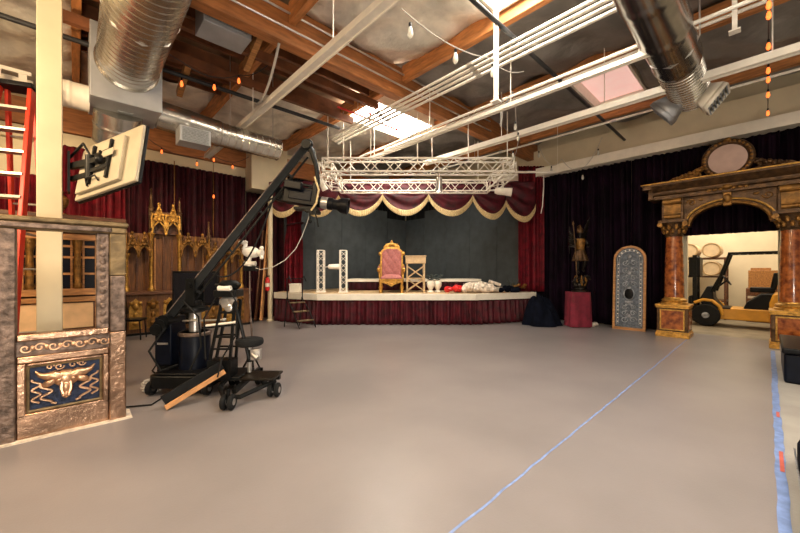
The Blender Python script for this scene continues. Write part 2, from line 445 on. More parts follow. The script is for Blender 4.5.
# grey flats lining the corner
spots = [('b', 5.95), ('b', 7.15), ('b', 8.35), ('b', 9.55), ('b', 10.75), ('a', 6.20), ('a', 7.40), ('a', 8.60), ('a', 9.80), ('a', 11.0)]
flab = ['grey scenery flat behind the left stage curtain', 'grey scenery flat behind the two truss towers',
        'grey scenery flat third from the left stage curtain', 'grey scenery flat left of the throne crest', 'lower grey scenery flat just left of the stage corner',
        'grey scenery flat behind the right stage curtain', 'grey scenery flat behind the potted plant on stage', 'grey scenery flat behind the pale cloth heap',
        'grey scenery flat behind the lattice lectern', 'lower grey scenery flat just right of the stage corner']
for i, (w, c) in enumerate(spots):
    h = 3.95 if c > 10.7 else 4.25
    loc = (c, 11.62, 0) if w == 'b' else (11.32, c, 0)
    t = thing('scenery_flat', flab[i], 'scenery flat', loc, 0 if w == 'b' else -pi/2, 'grey scenery flats around the stage')
    MB().bx(-.592, .592, -.02, .02, 0, h).build('panel', 'flat_grey', t, bevel=.004)
    f = MB()
    for z in (.05, h-.05): f.bx(-.58, .58, .02, .05, z-.04, z+.04)
    for x in (-.55, .55): f.bx(x-.03, x+.03, .02, .05, .09, h-.09)
    f.build('batten', 'tan_wood', t)

# stage curtains
c = curtain(MB(), -.43, .43, 0, 3.5, 7, .05, 71, pinch=(2.25, .45, .05))
t = thing('stage_curtain', 'red velvet stage curtain tied back at the left end of the stage', 'curtain', (-3.58, 11.62, SZ), room=False)
c.build('drape', 'velvet_red', t, angle=80, recalc=False, solid=.008)
MB().tube([(.05+.27*cos(k*pi/8), .16*sin(k*pi/8), 2.25+.05*cos(k*pi/8)) for k in range(16)], .03, 6, closed=True).build('tieback', 'velvet_maroon', t)
c = curtain(MB(), -.43, .43, 0, 4.15, 8, .04, 72)
t = thing('stage_curtain', 'tall red velvet stage curtain hanging straight at the right end', 'curtain', (4.33, 11.44, SZ), room=False)
c.build('drape', 'velvet_red', t, angle=80, recalc=False, solid=.008)

# valance of fringed swags
va = thing('valance', 'maroon swagged valance edged with cream fringe above the stage', 'valance', (.1, 11.3, 4.0), room=False)
PX = [(-4.27, -.1), (-3.22, .02), (-2.0, .05), (-.57, .08), (.93, .08), (2.37, .05), (3.45, -.12), (4.42, -.24)]
bk = MB()
bk.grid(lambda u, v: V(-4.4+8.85*u-.1, .10+.03*sin(u*120)+.0, -.06+.62*v), 300, 2)
bk.build('pelmet', 'velvet_maroon', va, angle=80, recalc=False, solid=.01)
for i in range(7):
    (xa, za), (xb, zb) = PX[i], PX[i+1]; xa -= .1; xb -= .1
    dep = .56 if i not in (0, 6) else .50
    def edge(u): return za+(zb-za)*u - dep*(4*u*(1-u))**.85
    def sw(u, v):
        zt = .50; zl = edge(u); z = zt+(zl-zt)*v
        y = -.05 - .16*sin(pi*u)**.7*v + .05*sin(v*17+2.0*cos(pi*u))*sin(pi*u)
        return V(xa+(xb-xa)*u, y, z)
    s = MB().grid(sw, 26, 22).build('swag', 'velvet_wine', va, angle=80, recalc=False, solid=.01)
    def fr(u, v):
        p = sw(u, 1); return V(p.x, p.y-.012+.012*sin(u*160), p.z+.03-.19*v)
    MB().grid(fr, 90, 3).build('fringe', 'fringe_cream', s, angle=80, recalc=False, solid=.015)

# ---------------------------------------------------------------- throne
th = thing('throne', 'tall gilded throne with pink tufted velvet on the stage', 'throne', (-.27, 10.95, SZ), room=False)
lg = [(.0,0),(.05,0),(.05,.05),(.035,.08),(.06,.16),(.03,.28),(.05,.34),(.05,.4)]
for x in (-.33, .33):
    for y in (-.28, .28): MB().lathe([(a+.001, b) for a, b in lg], 12, (x, y, 0)).build('leg', 'gold', th)
MB().bx(-.37, .37, -.32, .33, .38, .46).build('seat_frame', 'gold', th, bevel=.02)
cu = MB().grid(lambda u, v: V(-.33+.66*u, -.34+.60*v, .46+.13*(sin(pi*u)*sin(pi*v))**.35), 16, 14); cu.bx(-.33,.33,-.34,.26,.44,.47)
cu.build('seat', 'pink_velvet', th)
ap = MB()
ap.prism([(-.34,.38),(-.34,.34),(-.2,.30),(-.08,.25),(0,.20),(.08,.25),(.2,.30),(.34,.34),(.34,.38)], lambda u,v,w: V(u,w,v), -.34, -.31)
for x in (-.22,-.1,0,.1,.22): ap.ball((x,-.35,.33-.05*(1-abs(x)*4 if abs(x)<.2 else 0)), (.045,.02,.03), 8, 5)
ap.build('apron', 'gold', th)
def arch(w, z0, zs, zt, n=14):
    pts = [(-w, z0), (-w, zs)]
    for i in range(1, n): t = pi-pi*i/n; pts.append((w*cos(t), zs+(zt-zs)*sin(t)**.8))
    return pts+[(w, zs), (w, z0)]
bo = arch(.37, .46, 1.22, 1.47); bi = arch(.30, .52, 1.20, 1.39)
MB().band(bo, bi, lambda u,v,w: V(u,w,v), .26, .34).build('back_frame', 'gold', th, bevel=.015)
def tuft(u, v):
    x = -.31+.62*u; z = .50+.90*v
    if v > .8: x *= sqrt(max(0,1-((v-.8)/.22)**2))**.9
    return V(x, .275-.022*abs(sin((x*13+z*9)))*abs(sin(x*13-z*9))**.5*1-.02, z)
MB().grid(tuft, 30, 44).build('backrest', 'pink_velvet', th, angle=80, recalc=False, solid=.03)
cr = MB()
for i in range(9):
    t = (i-4)/4; cr.ball((t*.22, .29, 1.45+.10*(1-t*t)), (.05,.035,.06), 8, 6)
cr.lathe([(.001,.0),(.05,.02),(.03,.06),(.045,.09),(.001,.14)], 10, (0,.29,1.55))
for s in (-1,1):
    cr.tube(spiral(s*.20, 1.46, .10, 1.2, s, y=.28, start=pi/2), .02, 6)
    cr.ball((s*.38,.29,1.25), (.055,.05,.07), 8, 6); cr.ball((s*.38,.29,.85), (.04,.04,.06), 8, 6)
cr.build('crest', 'gold', th)
for s in (-1,1):
    MB().tube([(s*.36,.30,.78),(s*.39,.1,.75),(s*.40,-.15,.75),(s*.40,-.28,.72),(s*.38,-.33,.66)], [.03,.035,.04,.05,.04], 8).ball((s*.385,-.31,.72),(.06,.06,.07),10,7).build('armrest', 'gold', th)
    MB().tube([(s*.385,-.27,.70),(s*.36,-.22,.6),(s*.36,-.27,.46)], [.03,.04,.03], 8).build('arm_post', 'gold', th)
    MB().ball((s*.395,-.07,.80),(.04,.14,.025),10,6).build('arm_pad', 'pink_velvet', th)

# ---------------------------------------------------------------- lattice lectern
le = thing('lectern', 'tan lectern with crossed lattice legs right of the throne', 'lectern', (.50, 11.2, SZ), room=False)
MB().bx(-.32, .32, -.25, .25, .92, 1.14).build('top_box', 'tan_wood', le, bevel=.01)
MB().bx(-.34, .34, -.27, .27, 1.14, 1.17).build('top_board', 'tan_wood', le, bevel=.005)
for x in (-.27, .27):
    for y in (-.2, .2): MB().bx(x-.025, x+.025, y-.025, y+.025, 0, .92).build('leg', 'tan_wood', le)
br = MB()
for y in (-.2, .2):
    for (z0, z1) in ((.05,.42),(.46,.84)):
        br.beam((-.27,y,z0),(.27,y,z1),.02,.035).beam((-.27,y+.02,z1),(.27,y+.02,z0),.02,.035)
    br.bx(-.27,.27,y-.015,y+.015,.42,.46)
br.each('cross_brace', 'tan_wood', le)

# ---------------------------------------------------------------- box truss
def truss(ch, br, p0, p1, w, h, n, up=(0,0,1), rc=.024, rb=.011):
    p0, p1 = Vector(p0), Vector(p1); d = (p1-p0).normalized(); u = Vector(up); s = d.cross(u).normalized(); Ln = (p1-p0).length
    c = [s*(i*w/2)+u*(j*h/2) for i, j in ((-1,-1),(1,-1),(1,1),(-1,1))]
    for q in c: ch.cyl(p0+q, p1+q, rc, n=8)
    for k in range(n):
        a, b = p0+d*Ln*k/n, p0+d*Ln*(k+1)/n
        for i in range(4):
            m, l = (c[i], c[(i+1) % 4]) if k % 2 == 0 else (c[(i+1) % 4], c[i])
            br.cyl(a+m, b+l, rb, n=6)
    for a in (p0, p1):
        for i in range(4): br.cyl(a+c[i], a+c[(i+1) % 4], rb*1.3, n=6)
for i, (x, lab) in enumerate(((-2.53, 'left of the two white truss towers standing on the stage'), (-1.81, 'right of the two white truss towers, nearer the throne'))):
    t = thing('truss_tower', lab, 'truss tower', (x, 11.05, SZ), room=False, group='white truss towers on the stage')
    ch, br = MB(), MB(); truss(ch, br, (0,0,.02), (0,0,1.34), .2, .2, 7, up=(0,1,0), rc=.016, rb=.007)
    ch.build('rail', 'white_metal', t); br.build('bracing', 'white_metal', t)
    MB().bx(-.14,.14,-.14,.14,0,.02).build('base_plate', 'white_metal', t)
pc = thing('stage_light', 'white can light clamped between the two truss towers', 'stage light', (-2.10, 11.05, SZ+.82), room=False)
MB().lathe([(.04,-.2),(.075,-.17),(.085,0),(.09,.2),(.07,.2),(.07,.12),(.001,.12)], 14, (0,0,0), Matrix.Rotation(pi/2,3,'Y')).build('can', 'white_metal', pc)
MB().tube([(-.31,0,-.02),(-.2,0,0)], .018, 6).tube([(.15,0,.08),(.18,0,.02)], .015, 6).build('clamp', 'silver_metal', pc)

# flown rectangle of truss
tr = thing('lighting_truss', 'white rectangular lighting truss hanging above the stage front', 'lighting truss', (.45, 9.85, 4.26), room=False)
W, D, s = 2.40, 1.05, .33
for (p0, p1, n) in (((-W,-D,0),(W,-D,0),16), ((-W+.05,D,0),(W-.05,D,0),16), ((-W,-D+.17,0),(-W,D-.17,0),6), ((W,-D+.17,0),(W,D-.17,0),6)):
    ch, br = MB(), MB(); truss(ch, br, p0, p1, s, s, n)
    o = ch.build('truss_section', 'white_metal', tr); br.build('bracing', 'white_metal', o)
for (x, y) in ((-2.3,-1),(-1.9,-1),(-1.2,-1),(0,-1),(1.3,-1),(2.3,-1),(-2.0,1),(2.0,1)):
    MB().cyl((x, y, .15), (x, y, 1.42), .014, n=6).build('hanging_rod', 'white_metal', tr)
MB().cyl((W+.17,-.25,.09),(W+1.55,-.25,.09),.03,n=10).cyl((W+1.53,-.25,.09),(W+1.53,-.25,1.42),.006,n=5).build('side_pipe', 'white_metal', tr)
def canlight(loc, tilt, pan, lab, m, sc=1.0, room=False):
    t = thing('stage_light', lab, 'stage light', loc, pan, room=room, group='can lights on the lighting truss')
    rot = Matrix.Rotation(tilt, 3, 'Y')
    MB().lathe([(.001,-.2*sc),(.06*sc,-.19*sc),(.085*sc,-.12*sc),(.09*sc,.05*sc),(.105*sc,.2*sc),(.09*sc,.2*sc),(.085*sc,.1*sc),(.001,.09*sc)], 16, (0,0,0), rot).build('can', m, t)
    MB().tube([(0,-.12*sc,0),(0,-.12*sc,.16*sc),(0,0,.24*sc),(0,.12*sc,.16*sc),(0,.12*sc,0)], .01, 6).cyl((0,0,.22*sc),(0,0,.30*sc),.025*sc).build('yoke', m, t)
    return t
canlight((1.0, 8.84, 3.83), pi, 0, 'grey can light pointing straight down from the truss front', 'silver_metal', .9)
canlight((2.85, 9.55, 3.80), radians(98), radians(-12), 'white can light at the right corner of the lighting truss', 'white_metal', 1.15)
canlight((-2.0, 8.9, 3.83), radians(150), radians(30), 'white can light at the left corner of the lighting truss', 'white_metal', .8)
# ================================================================ DUCTS, STRIPS, STRING LIGHTS
def ribbed(mb, p0, p1, r, pitch=.09, h=.008, n=30):
    p0, p1 = Vector(p0), Vector(p1); Ln = (p1-p0).length; k = int(Ln/pitch); pts, rr = [], []
    for i in range(k):
        for t, q in ((0,0),(.04,0),(.74,0),(.80,0),(.85,h),(.95,h)):
            pts.append(p0.lerp(p1, (i+t)/k)); rr.append(r+q)
    pts.append(p1); rr.append(r)
    return mb.tube(pts, rr, n)
# big left duct along b, ending in a plenum box
d = thing('ventilation_duct', 'large ribbed silver duct running into a square metal box, upper left', 'duct', (.64, 7.6, 4.95))
mb = MB(); ribbed(mb, (0,-9.6,.02), (0,-.42,.02), .405, .13, .0035, 40); mb.build('round_duct', 'galvanised', d)
MB().lathe([(.43,-.05),(.43,.0),(.40,.0)], 36, (0,-.42,.02), Matrix.Rotation(-pi/2,3,'X')).build('collar', 'galvanised', d)
MB().bx(-.47,.47,-.42,.5,-.62,.56).build('plenum_box', 'sheet_metal', d, bevel=.012)
MB().bx(-.1,.1,-.05,.03,-.632,-.62).build('box_label', 'grille_grey', d)
mb = MB(); ribbed(mb, (.46,.0,-.50), (1.5,.0,-.58), .25, .5, .006, 28); ribbed(mb, (1.5,0,-.58), (2.72,0,-.60), .235, .13, .006, 28)
mb.build('side_duct', 'galvanised', d)
mb = MB(); ribbed(mb, (-.46,.1,-.50), (-1.0,.1,-.50), .20, .26, .008, 28); mb.build('side_duct', 'white_metal', d, label='pale left branch duct')
mb = MB(); ribbed(mb, (-.08,.1,-.6), (-.08,.45,-1.05), .34, .2, .006, 28); mb.build('drop_duct', 'galvanised', d)
g = MB().bx(.72,1.22,-.46,-.1,-1.02,-.74); g.build('grille_box', 'sheet_metal', d, bevel=.008)
gr = MB()
for i in range(9): gr.box((.97,-.465,-1.0+i*.029),(.42,.012,.014), Matrix.Rotation(.5,3,'X'))
gr.bx(.76,1.18,-.463,-.460,-.99,-.77); gr.build('grille', 'grille_grey', d)
for y in (-4,-2): MB().tube([(-.42,y,1.2),(-.42,y,0),(-.29,y,-.28),(0,y,-.40),(.29,y,-.28),(.42,y,0),(.42,y,1.2)], .012, 5).build('hanger', 'silver_metal', d)
MB().cyl((2.6,0,-.38),(2.6,0,1.1),.008,n=5).cyl((1.7,0,-.36),(1.7,0,1.1),.008,n=5).each('hanger', 'silver_metal', d)

# right duct along a with two square diffusers
d = thing('ventilation_duct', 'silver duct with two square diffusers at its end, upper right', 'duct', (7.2, .97, 4.92))
mb = MB(); ribbed(mb, (-9,0,0), (-.25,0,0), .31, .95, .006, 34); mb.build('round_duct', 'duct_steel', d)
mb = MB(); ribbed(mb, (-.25,0,-.01), (1.15,.0,-.04), .295, .10, .008, 34)
mb.lathe([(.295,0),(.22,.12),(.001,.16)], 30, (1.15,0,-.04), Matrix.Rotation(pi/2,3,'Y')); mb.build('ribbed_duct', 'galvanised', d)
for sgn, nm in ((1,'left'),(-1,'right')):
    rot = Matrix.Rotation(sgn*radians(-52),3,'X')
    def T(x,y,z): return rot @ V(x,y,z) + V(.9,0,-.05)
    b = MB(); zz = (-.27,-.44,-.52); w = (.15,.21,.21)
    for k in range(2):
        P = [T(sx*w[k],sy*w[k],zz[k]) for sx,sy in ((-1,-1),(1,-1),(1,1),(-1,1))]; Q = [T(sx*w[k+1],sy*w[k+1],zz[k+1]) for sx,sy in ((-1,-1),(1,-1),(1,1),(-1,1))]
        b.add(P+Q, [(0,1,5,4),(1,2,6,5),(2,3,7,6),(3,0,4,7)])
    b.add([T(sx*.15,sy*.15,-.2) for sx,sy in ((-1,-1),(1,-1),(1,1),(-1,1))]+[T(sx*.15,sy*.15,-.27) for sx,sy in ((-1,-1),(1,-1),(1,1),(-1,1))], [(0,1,2,3),(0,1,5,4),(1,2,6,5),(2,3,7,6),(3,0,4,7)])
    o = b.build('diffuser', 'white_paint' if sgn > 0 else 'sheet_metal', d, solid=.012)
    f = MB()
    for i in range(7): f.box(T(0,-.18+i*.06,-.505),(.40,.016,.04), rot @ Matrix.Rotation(.6,3,'X'))
    f.build('vane', 'grille_grey', o)
for x in (-6,-3,-.8): MB().tube([(x,-.325,1.2),(x,-.325,0),(x,-.225,-.225),(x,0,-.325),(x,.225,-.225),(x,.325,0),(x,.325,1.2)], .012, 5).build('hanger', 'silver_metal', d)

# long white strips and conduits across the hall
def strip(a, z, b0, b1, lab, w=.13, h=.10):
    t = thing('overhead_track', lab, 'track', (a, (b0+b1)/2, z), group=None); L = (b1-b0)/2
    MB().bx(-w/2,w/2,-L,L,-h/2,h/2).bx(-w/2-.012,-w/2+.01,-L,L,-h/2-.02,-h/2+.012).bx(w/2-.01,w/2+.012,-L,L,-h/2-.02,-h/2+.012).build('channel', 'white_metal', t)
    for k in range(4):
        y = -L*.92 + 1.84*L*k/3
        MB().cyl((0,y,h/2),(0,y,5.95-z),.01,n=6).build('hanging_rod', 'white_metal', t)
strip(2.68, 4.8, .8, 10.7, 'long white overhead track crossing the upper left from ceiling top', .12, .09)
strip(7.5, 4.78, -.35, 6.9, 'long white overhead track above the right half of the truss')
strip(5.95, 4.72, 1.0, 7.6, 'white overhead track hung lowest, right of the conduit bundle', .075, .06)
def conduit(a, z, b0, b1, lab, r=.025, rods=3):
    t = thing('conduit_pipe', lab, 'conduit', (a, (b0+b1)/2, z), group='white conduit pipes under the ceiling'); L = (b1-b0)/2
    MB().cyl((0,-L,0),(0,L,0),r,n=10).build('pipe', 'white_metal', t)
    c = MB()
    for y in (-L*.6, 0, L*.55): c.cyl((0,y-.05,0),(0,y+.05,0),r*1.35,n=10)
    c.each('coupling', 'silver_metal', t)
    MB().cyl((0,L*.72,r),(0,L*.72,5.9-z),.006,n=5).build('hanging_rod', 'silver_metal', t)
for a, z, lab in ((4.96,5.16,'first white conduit of the bundle, nearest the bright skylight'), (5.05,5.13,'second white conduit of the bundle under the ceiling'),
               (5.14,5.10,'third white conduit of the bundle under the ceiling'), (5.25,5.08,'lowest white conduit of the bundle under the ceiling'),
               (5.97,4.88,'single white conduit between the bundle and the low track'),
               (9.4,5.2,'thin white conduit furthest right, passing behind the ducted diffusers'),
               (6.9,5.3,'white conduit just above the right overhead track')):
    conduit(a, z, -1.0 if a != 9.4 else -3, 8.0, lab, .027)
solo('sprinkler_pipe', MB().cyl((4.2,6.45,5.2),(6.1,6.45,5.2),.022,n=8).cyl((5.1,6.45,5.2),(5.1,6.45,5.32),.018,n=8).ball((5.1,6.45,5.33),.035), 'extinguisher_red', 'red sprinkler pipe crossing below the square skylight', 'pipe', (0,0,0))
# white drop posts
for (a, b, z0, lab) in ((4.6, 2.78, 4.15, 'white square drop post hanging beside the conduit bundle'), (6.6, .30, 4.9, 'short white drop post behind the right duct')):
    solo('drop_post', MB().bx(-.027,.027,-.027,.027,0,6.0-z0).bx(-.06,.06,-.06,.06,-.02,.0), 'white_metal', lab, 'post', (a, b, z0))
# grey flexible conduit loop by the heavy beam
solo('flexible_conduit', MB().tube(sag((2.45,5.5,5.35),(2.6,6.9,4.88),.25,16),.022,8), 'shade_cord', 'grey flexible conduit looping down from the heavy beam to the track', 'conduit', (0,0,0))
t = MB().tube([(6.2,3.6,4.8),(6.3,3.7,4.55),(6.4,3.75,4.9),(6.6,3.6,5.3)], .018, 8)
solo('flexible_conduit', t, 'shade_cord', 'pale flexible cord hanging by the low white track', 'conduit', (0,0,0))
solo('hanging_cord', MB().tube([(10.95,4.9,4.72),(10.95,4.9,4.3),(10.93,4.93,3.7),(10.9,4.97,3.45)], .016, 6), 'white_metal', 'short white cord hanging from the ledge over the plum curtain', 'cord', (0,0,0))
# wall ac unit and cable tray on the left
solo('cable_tray', (lambda m: [m.bx(-2.2,2.2,-.2,-.17,0,.05), m.bx(-2.2,2.2,-.2,-.17,.22,.28), m.bx(-2.2,2.2,.17,.2,0,.28)] and [m.bx(-2.15+i*.3,-2.05+i*.3,-.19,-.175,.04,.23) for i in range(15)] and [m.bx(-2.15+i*.3,-2.1+i*.3,-.18,.18,.0,.03) for i in range(15)] and m)(MB()), 'white_metal', 'white cable tray under the ceiling behind the red ladder', 'tray', (-2.75, 9.0, 4.78))
mb = MB().bx(-.35,.35,-.25,.25,0,.42); t = thing('speaker_box', 'grey metal vent box tucked between the dark rafters, upper left', 'vent', (1.75, 6.0, 5.35))
mb.build('housing', 'sheet_metal', t, bevel=.01); MB().bx(-.28,.28,-.262,-.25,.06,.36).build('grille', 'grille_grey', t)
t['category'] = 'vent box'; t.name = 'vent_box'

def string_lights(pts, bulbs, lab, glow, loc=(0,0,0), r=.024, cordm='black_pipe', group=None):
    t = thing('string_lights', lab, 'string lights', loc, group=group)
    MB().tube(pts, .008, 5).build('cord', cordm, t)
    for b in bulbs:
        b = Vector(b)
        o = MB().lathe([(.001,-.115*r/.028),(r*.7,-.10*r/.028),(r,-.07*r/.028),(r*.8,-.035*r/.028),(r*.45,0)], 12, b).build('bulb', glow, t)
        MB().cyl(b-V(0,0,.005), b+V(0,0,.045), r*.55, n=8).build('socket', 'black_plastic', o)
# row of lit bulbs along a at the far right
P = [(a, -.02, 5.03-.03*sin(a*5)) for a in [6+.2*i for i in range(27)]]
string_lights(P, [(a, -.02, 4.97) for a in (6.3,6.55,7.45,7.8,8.35,8.75,9.5,10.6)], 'string of glowing amber bulbs along the far right of the ceiling', 'bulb_lit', r=.028)
# lit bulbs, upper left
P = sag((.2,6.0,5.5),(1.35,6.9,5.2),.15)+sag((1.35,6.9,5.2),(2.3,6.9,5.35),.15)+sag((2.3,6.9,5.35),(2.7,6.4,5.55),.1)
string_lights(P, [(.85,6.5,5.15),(1.38,7.1,4.97),(1.88,7.0,5.05),(2.28,6.9,5.28)], 'drooping string of amber bulbs among the rafters, upper left', 'bulb_lit', r=.028)
P = sag((1.3,11.5,5.3),(3.0,11.4,5.1),.3)+sag((3.0,11.4,5.1),(4.0,11.2,5.2),.2)
string_lights(P, [(1.75,11.45,4.95),(2.6,11.4,4.78),(3.05,11.4,5.0),(3.55,11.3,4.87)], 'string of amber bulbs in front of the wall beam over the choir stall', 'bulb_lit', r=.028)
P = [(3.05,11.45,5.0),(3.05,11.45,4.0),(3.05,11.45,2.6)]
string_lights(P, [(3.05,11.42,3.9)], 'single amber bulb on a cord hanging down the maroon curtain', 'bulb_lit', r=.028, cordm='old_gold')
solo('gold_cord', MB().cyl((0,0,0),(0,0,2.3),.012,n=6), 'old_gold', 'thin gold cord hanging down the maroon curtain left of the bulb', 'cord', (2.05,11.45,2.4))
# unlit clear bulbs, centre and right
P = sag((2.9,3.05,4.8),(4.6,2.9,4.85),.12)+sag((4.6,2.9,4.85),(5.4,2.75,4.9),.1)
string_lights(P, [(3.1,3.1,4.7),(3.9,3.0,4.67),(4.7,2.9,4.75)], 'white cord with unlit bulbs swagging from the overhead track', 'bulb_clear', r=.04, cordm='shade_cord')
P = sag((6.3,3.4,5.1),(7.6,4.0,4.7),.2)+sag((7.6,4.0,4.7),(8.4,4.6,4.7),.2)
string_lights(P, [(6.8,3.65,4.72),(7.2,3.8,4.64),(7.9,4.3,4.52),(8.3,4.5,4.6)], 'cord of unlit bulbs hanging near the right overhead track', 'bulb_clear', r=.036, cordm='shade_cord')
P = sag((10.0,4.6,5.25),(10.6,4.2,4.95),.35)+sag((10.6,4.2,4.95),(10.9,3.2,5.4),.6)
string_lights(P, [(10.0,4.62,5.1),(10.35,4.4,4.68),(10.85,3.7,4.42),(10.9,3.3,5.05)], 'cord of unlit bulbs looping in front of the right wall ledge', 'bulb_clear', r=.036, cordm='shade_cord')
# ================================================================ LEFT FOREGROUND
# gilded carved frame; local x along the wall direction, -y towards the viewer
f = thing('carved_frame', 'tall gilded and silvered frame with a blue relief panel, left foreground', 'scenic frame', (0, 4.88, 0))
X0, X1 = -1.02, .41
rp = MB().bx(.27,.41,-.09,.09,1.55,2.0); rp.build('post_top', 'gilt_stone', f, bevel=.012)
MB().bx(.275,.405,-.085,.085,.95,1.55).build('post', 'tarnished', f, bevel=.012)
MB().bx(.27,.41,-.09,.09,0,.95).build('post_foot', 'copper_silver', f, bevel=.012)
MB().bx(0.165,.27,-.06,.07,.96,2.0).build('pilaster', 'tarnished', f, bevel=.008)
MB().bx(-.62,-.40,-.09,.09,0,2.0).build('post', 'tarnished', f, bevel=.012)
MB().bx(-1.02,-.62,-.06,.06,0,2.0).build('side_panel', 'copper_silver', f, bevel=.01)
h = MB().bx(X0,X1,-.10,.10,2.0,2.07).bx(X0,X1+.02,-.12,.11,2.07,2.12); h.build('header', 'gilt_stone', f, bevel=.015)
MB().bx(X0+.3,X1-.12,-.112,-.09,2.01,2.06).build('header_trim', 'tarnished', f, bevel=.008)
MB().bx(-.40,.27,-.075,.06,.93,1.0).bx(-.40,.27,-.075,.06,.72,.79).build('rail', 'copper_silver', f, bevel=.014)
MB().bx(-.40,.27,-.04,.05,.79,.93).build('frieze', 'tarnished', f)
rl = MB()
for i in range(7):
    x = -.34+i*.095
    rl.tube(spiral(x, .86, .045, 1.1, 1 if i % 2 else -1, y=-.045), .008, 6)
    rl.ball((x+.047,-.045,.86),(.02,.015,.025),8,5)
rl.build('frieze_scroll', 'relief_copper', f)
MB().bx(-.40,-.335,-.07,.05,.20,.72).bx(.215,.27,-.07,.05,.20,.72).bx(-.40,.27,-.07,.05,.0,.24).bx(-.335,.215,-.06,.05,.69,.72).build('panel_surround', 'copper_silver', f, bevel=.012)
MB().bx(-.335,.215,-.02,.04,.24,.69).build('relief_panel', 'blue_enamel', f)
bd = MB()
for (p,q) in (((-.335,.25),(.215,.25)),((-.335,.68),(.215,.68)),((-.325,.24),(-.325,.69)),((.205,.24),(.205,.69))):
    bd.cyl((p[0],-.03,p[1]),(q[0],-.03,q[1]),.013,n=8)
bd.build('panel_moulding', 'gilt_stone', f)
# horned beast's skull with ribbons in relief
sk = MB(); cx, cz = -.06, .50
sk.ball((cx,-.045,cz+.03),(.10,.055,.085),14,9).ball((cx,-.06,cz-.06),(.05,.045,.08),12,8).ball((cx,-.065,cz-.125),(.035,.04,.045),12,8)
for s in (-1,1):
    sk.tube([(cx+s*.04,-.05,cz+.05),(cx+s*.09,-.06,cz+.075),(cx+s*.14,-.055,cz+.07),(cx+s*.185,-.05,cz+.09),(cx+s*.215,-.04,cz+.13)],[.045,.045,.036,.022,.006],10)
    sk.ball((cx+s*.115,-.05,cz+.005),(.065,.03,.035),10,6,Matrix.Rotation(s*.5,3,'Y'))
    sk.ball((cx+s*.05,-.085,cz+.02),(.022,.02,.022),8,6)
    sk.tube([(cx+s*.03,-.08,cz+.0),(cx+s*.035,-.09,cz-.06),(cx+s*.02,-.1,cz-.12)],.014,6)
    sk.ball((cx+s*.02,-.10,cz-.135),(.013,.012,.013),6,5)
sk.build('skull_relief', 'relief_copper', f)
rb = MB()
for s in (-1,1):
    rb.tube([(cx+s*(.14+.04*sin(k*.42)),-.03,cz-.0-k*.0075) for k in range(28)]+[(cx+s*.07,-.03,cz-.215)], .012, 6)
    rb.tube([(cx+s*(.21+.03*sin(k*.5+1)),-.03,cz+.05-k*.0075) for k in range(32)], .010, 6)
    rb.tube(spiral(cx+s*.05, cz+.15, .035, 1.2, s, y=-.03), .007, 6)
    rb.tube(spiral(cx+s*.115, cz+.155, .03, 1.2, -s, y=-.03), .007, 6)
rb.build('ribbon_relief', 'relief_copper', f)
bl = MB()
for i in range(13): bl.ball((.218,-.060,1.0+i*.078),(.028,.008,.034),8,5)
bl.build('pilaster_carving', 'tarnished', f)
MB().bx(X0,X1+.05,-.14,.16,.0,.012).build('ground_board', 'pale_cloth', f)

# ---------------------------------------------------------------- honey wood cabinet behind the column
c = thing('wooden_cabinet', 'honey wood cabinet with lattice front behind the gilded frame', 'cabinet', (-.55, 8.7, 0))
W0, W1 = -1.0, 1.22
MB().bx(W0,W1,.0,.45,0,2.45).build('carcass', 'walnut', c)
co = MB().bx(W0-.05,W1+.06,-.22,.47,2.52,2.60).bx(W0-.02,W1+.03,-.16,.46,2.45,2.52); co.build('cornice', 'walnut', c, bevel=.012)
MB().bx(W0,W1,-.10,.0,2.30,2.45).bx(W0,W1,-.06,.0,2.16,2.27).build('frieze', 'honey_wood', c, bevel=.01)
MB().bx(W0,W1,-.12,.0,1.16,1.28).bx(W0,W1,-.08,.0,1.04,1.13).build('sill', 'honey_wood', c, bevel=.01)
for x in (-.95,-.32,.30,.88,1.17): MB().bx(x-.05,x+.05,-.05,.0,.05,2.16).build('stile', 'honey_wood', c, bevel=.006)
for (x0,x1) in ((-.9,-.37),(-.27,.25),(.35,.83)):
    o = MB().bx(x0,x1,-.012,0,1.28,2.16).build('pane', 'blue_black', c)
    g = MB()
    for z in (1.55,1.85,2.05): g.bx(x0,x1,-.03,-.012,z-.02,z+.02)
    for k in (1,2): g.bx(x0+(x1-x0)*k/3-.015,x0+(x1-x0)*k/3+.015,-.025,-.012,1.28,2.16)
    g.build('glazing_bar', 'honey_wood', o)
    g = MB(); xm = (x0+x1)/2
    g.lathe([(.05,1.28),(.07,1.33),(.05,1.4),(.06,1.6),(.045,1.9),(.06,2.0),(.075,2.1),(.075,2.16)],12,(xm,-.07,0)); g.build('colonnette', 'old_gold', c)
for (x0,x1) in ((-.9,-.37),(-.27,.25),(.35,.83),(.93,1.12)): 
    MB().bx(x0+.02,x1-.02,-.02,0,.56,1.02).build('door_panel', 'pale_panel', c, bevel=.008)
    MB().bx(x0+.02,x1-.02,-.02,0,.08,.50).build('door_panel', 'pale_panel', c, bevel=.008)
MB().bx(W0,W1,-.04,.0,0,.08).build('plinth', 'walnut', c)
# gilded finial ornaments standing on the cabinet
for i,(x,hh,lab) in enumerate(((-.55,.5,'left gilded urn on top of the honey wood cabinet'),(.35,.6,'middle gilded urn on top of the honey wood cabinet, below the television'))):
    solo('gilded_urn', MB().lathe([(.10,0),(.10,.04),(.04,.08),(.12,.22),(.13,.32),(.05,.40),(.07,.44),(.03,.5),(.001,hh)],16), 'old_gold', lab, 'urn', (-.55+x, 8.85, 2.60), group='gilded urns on the cabinet')

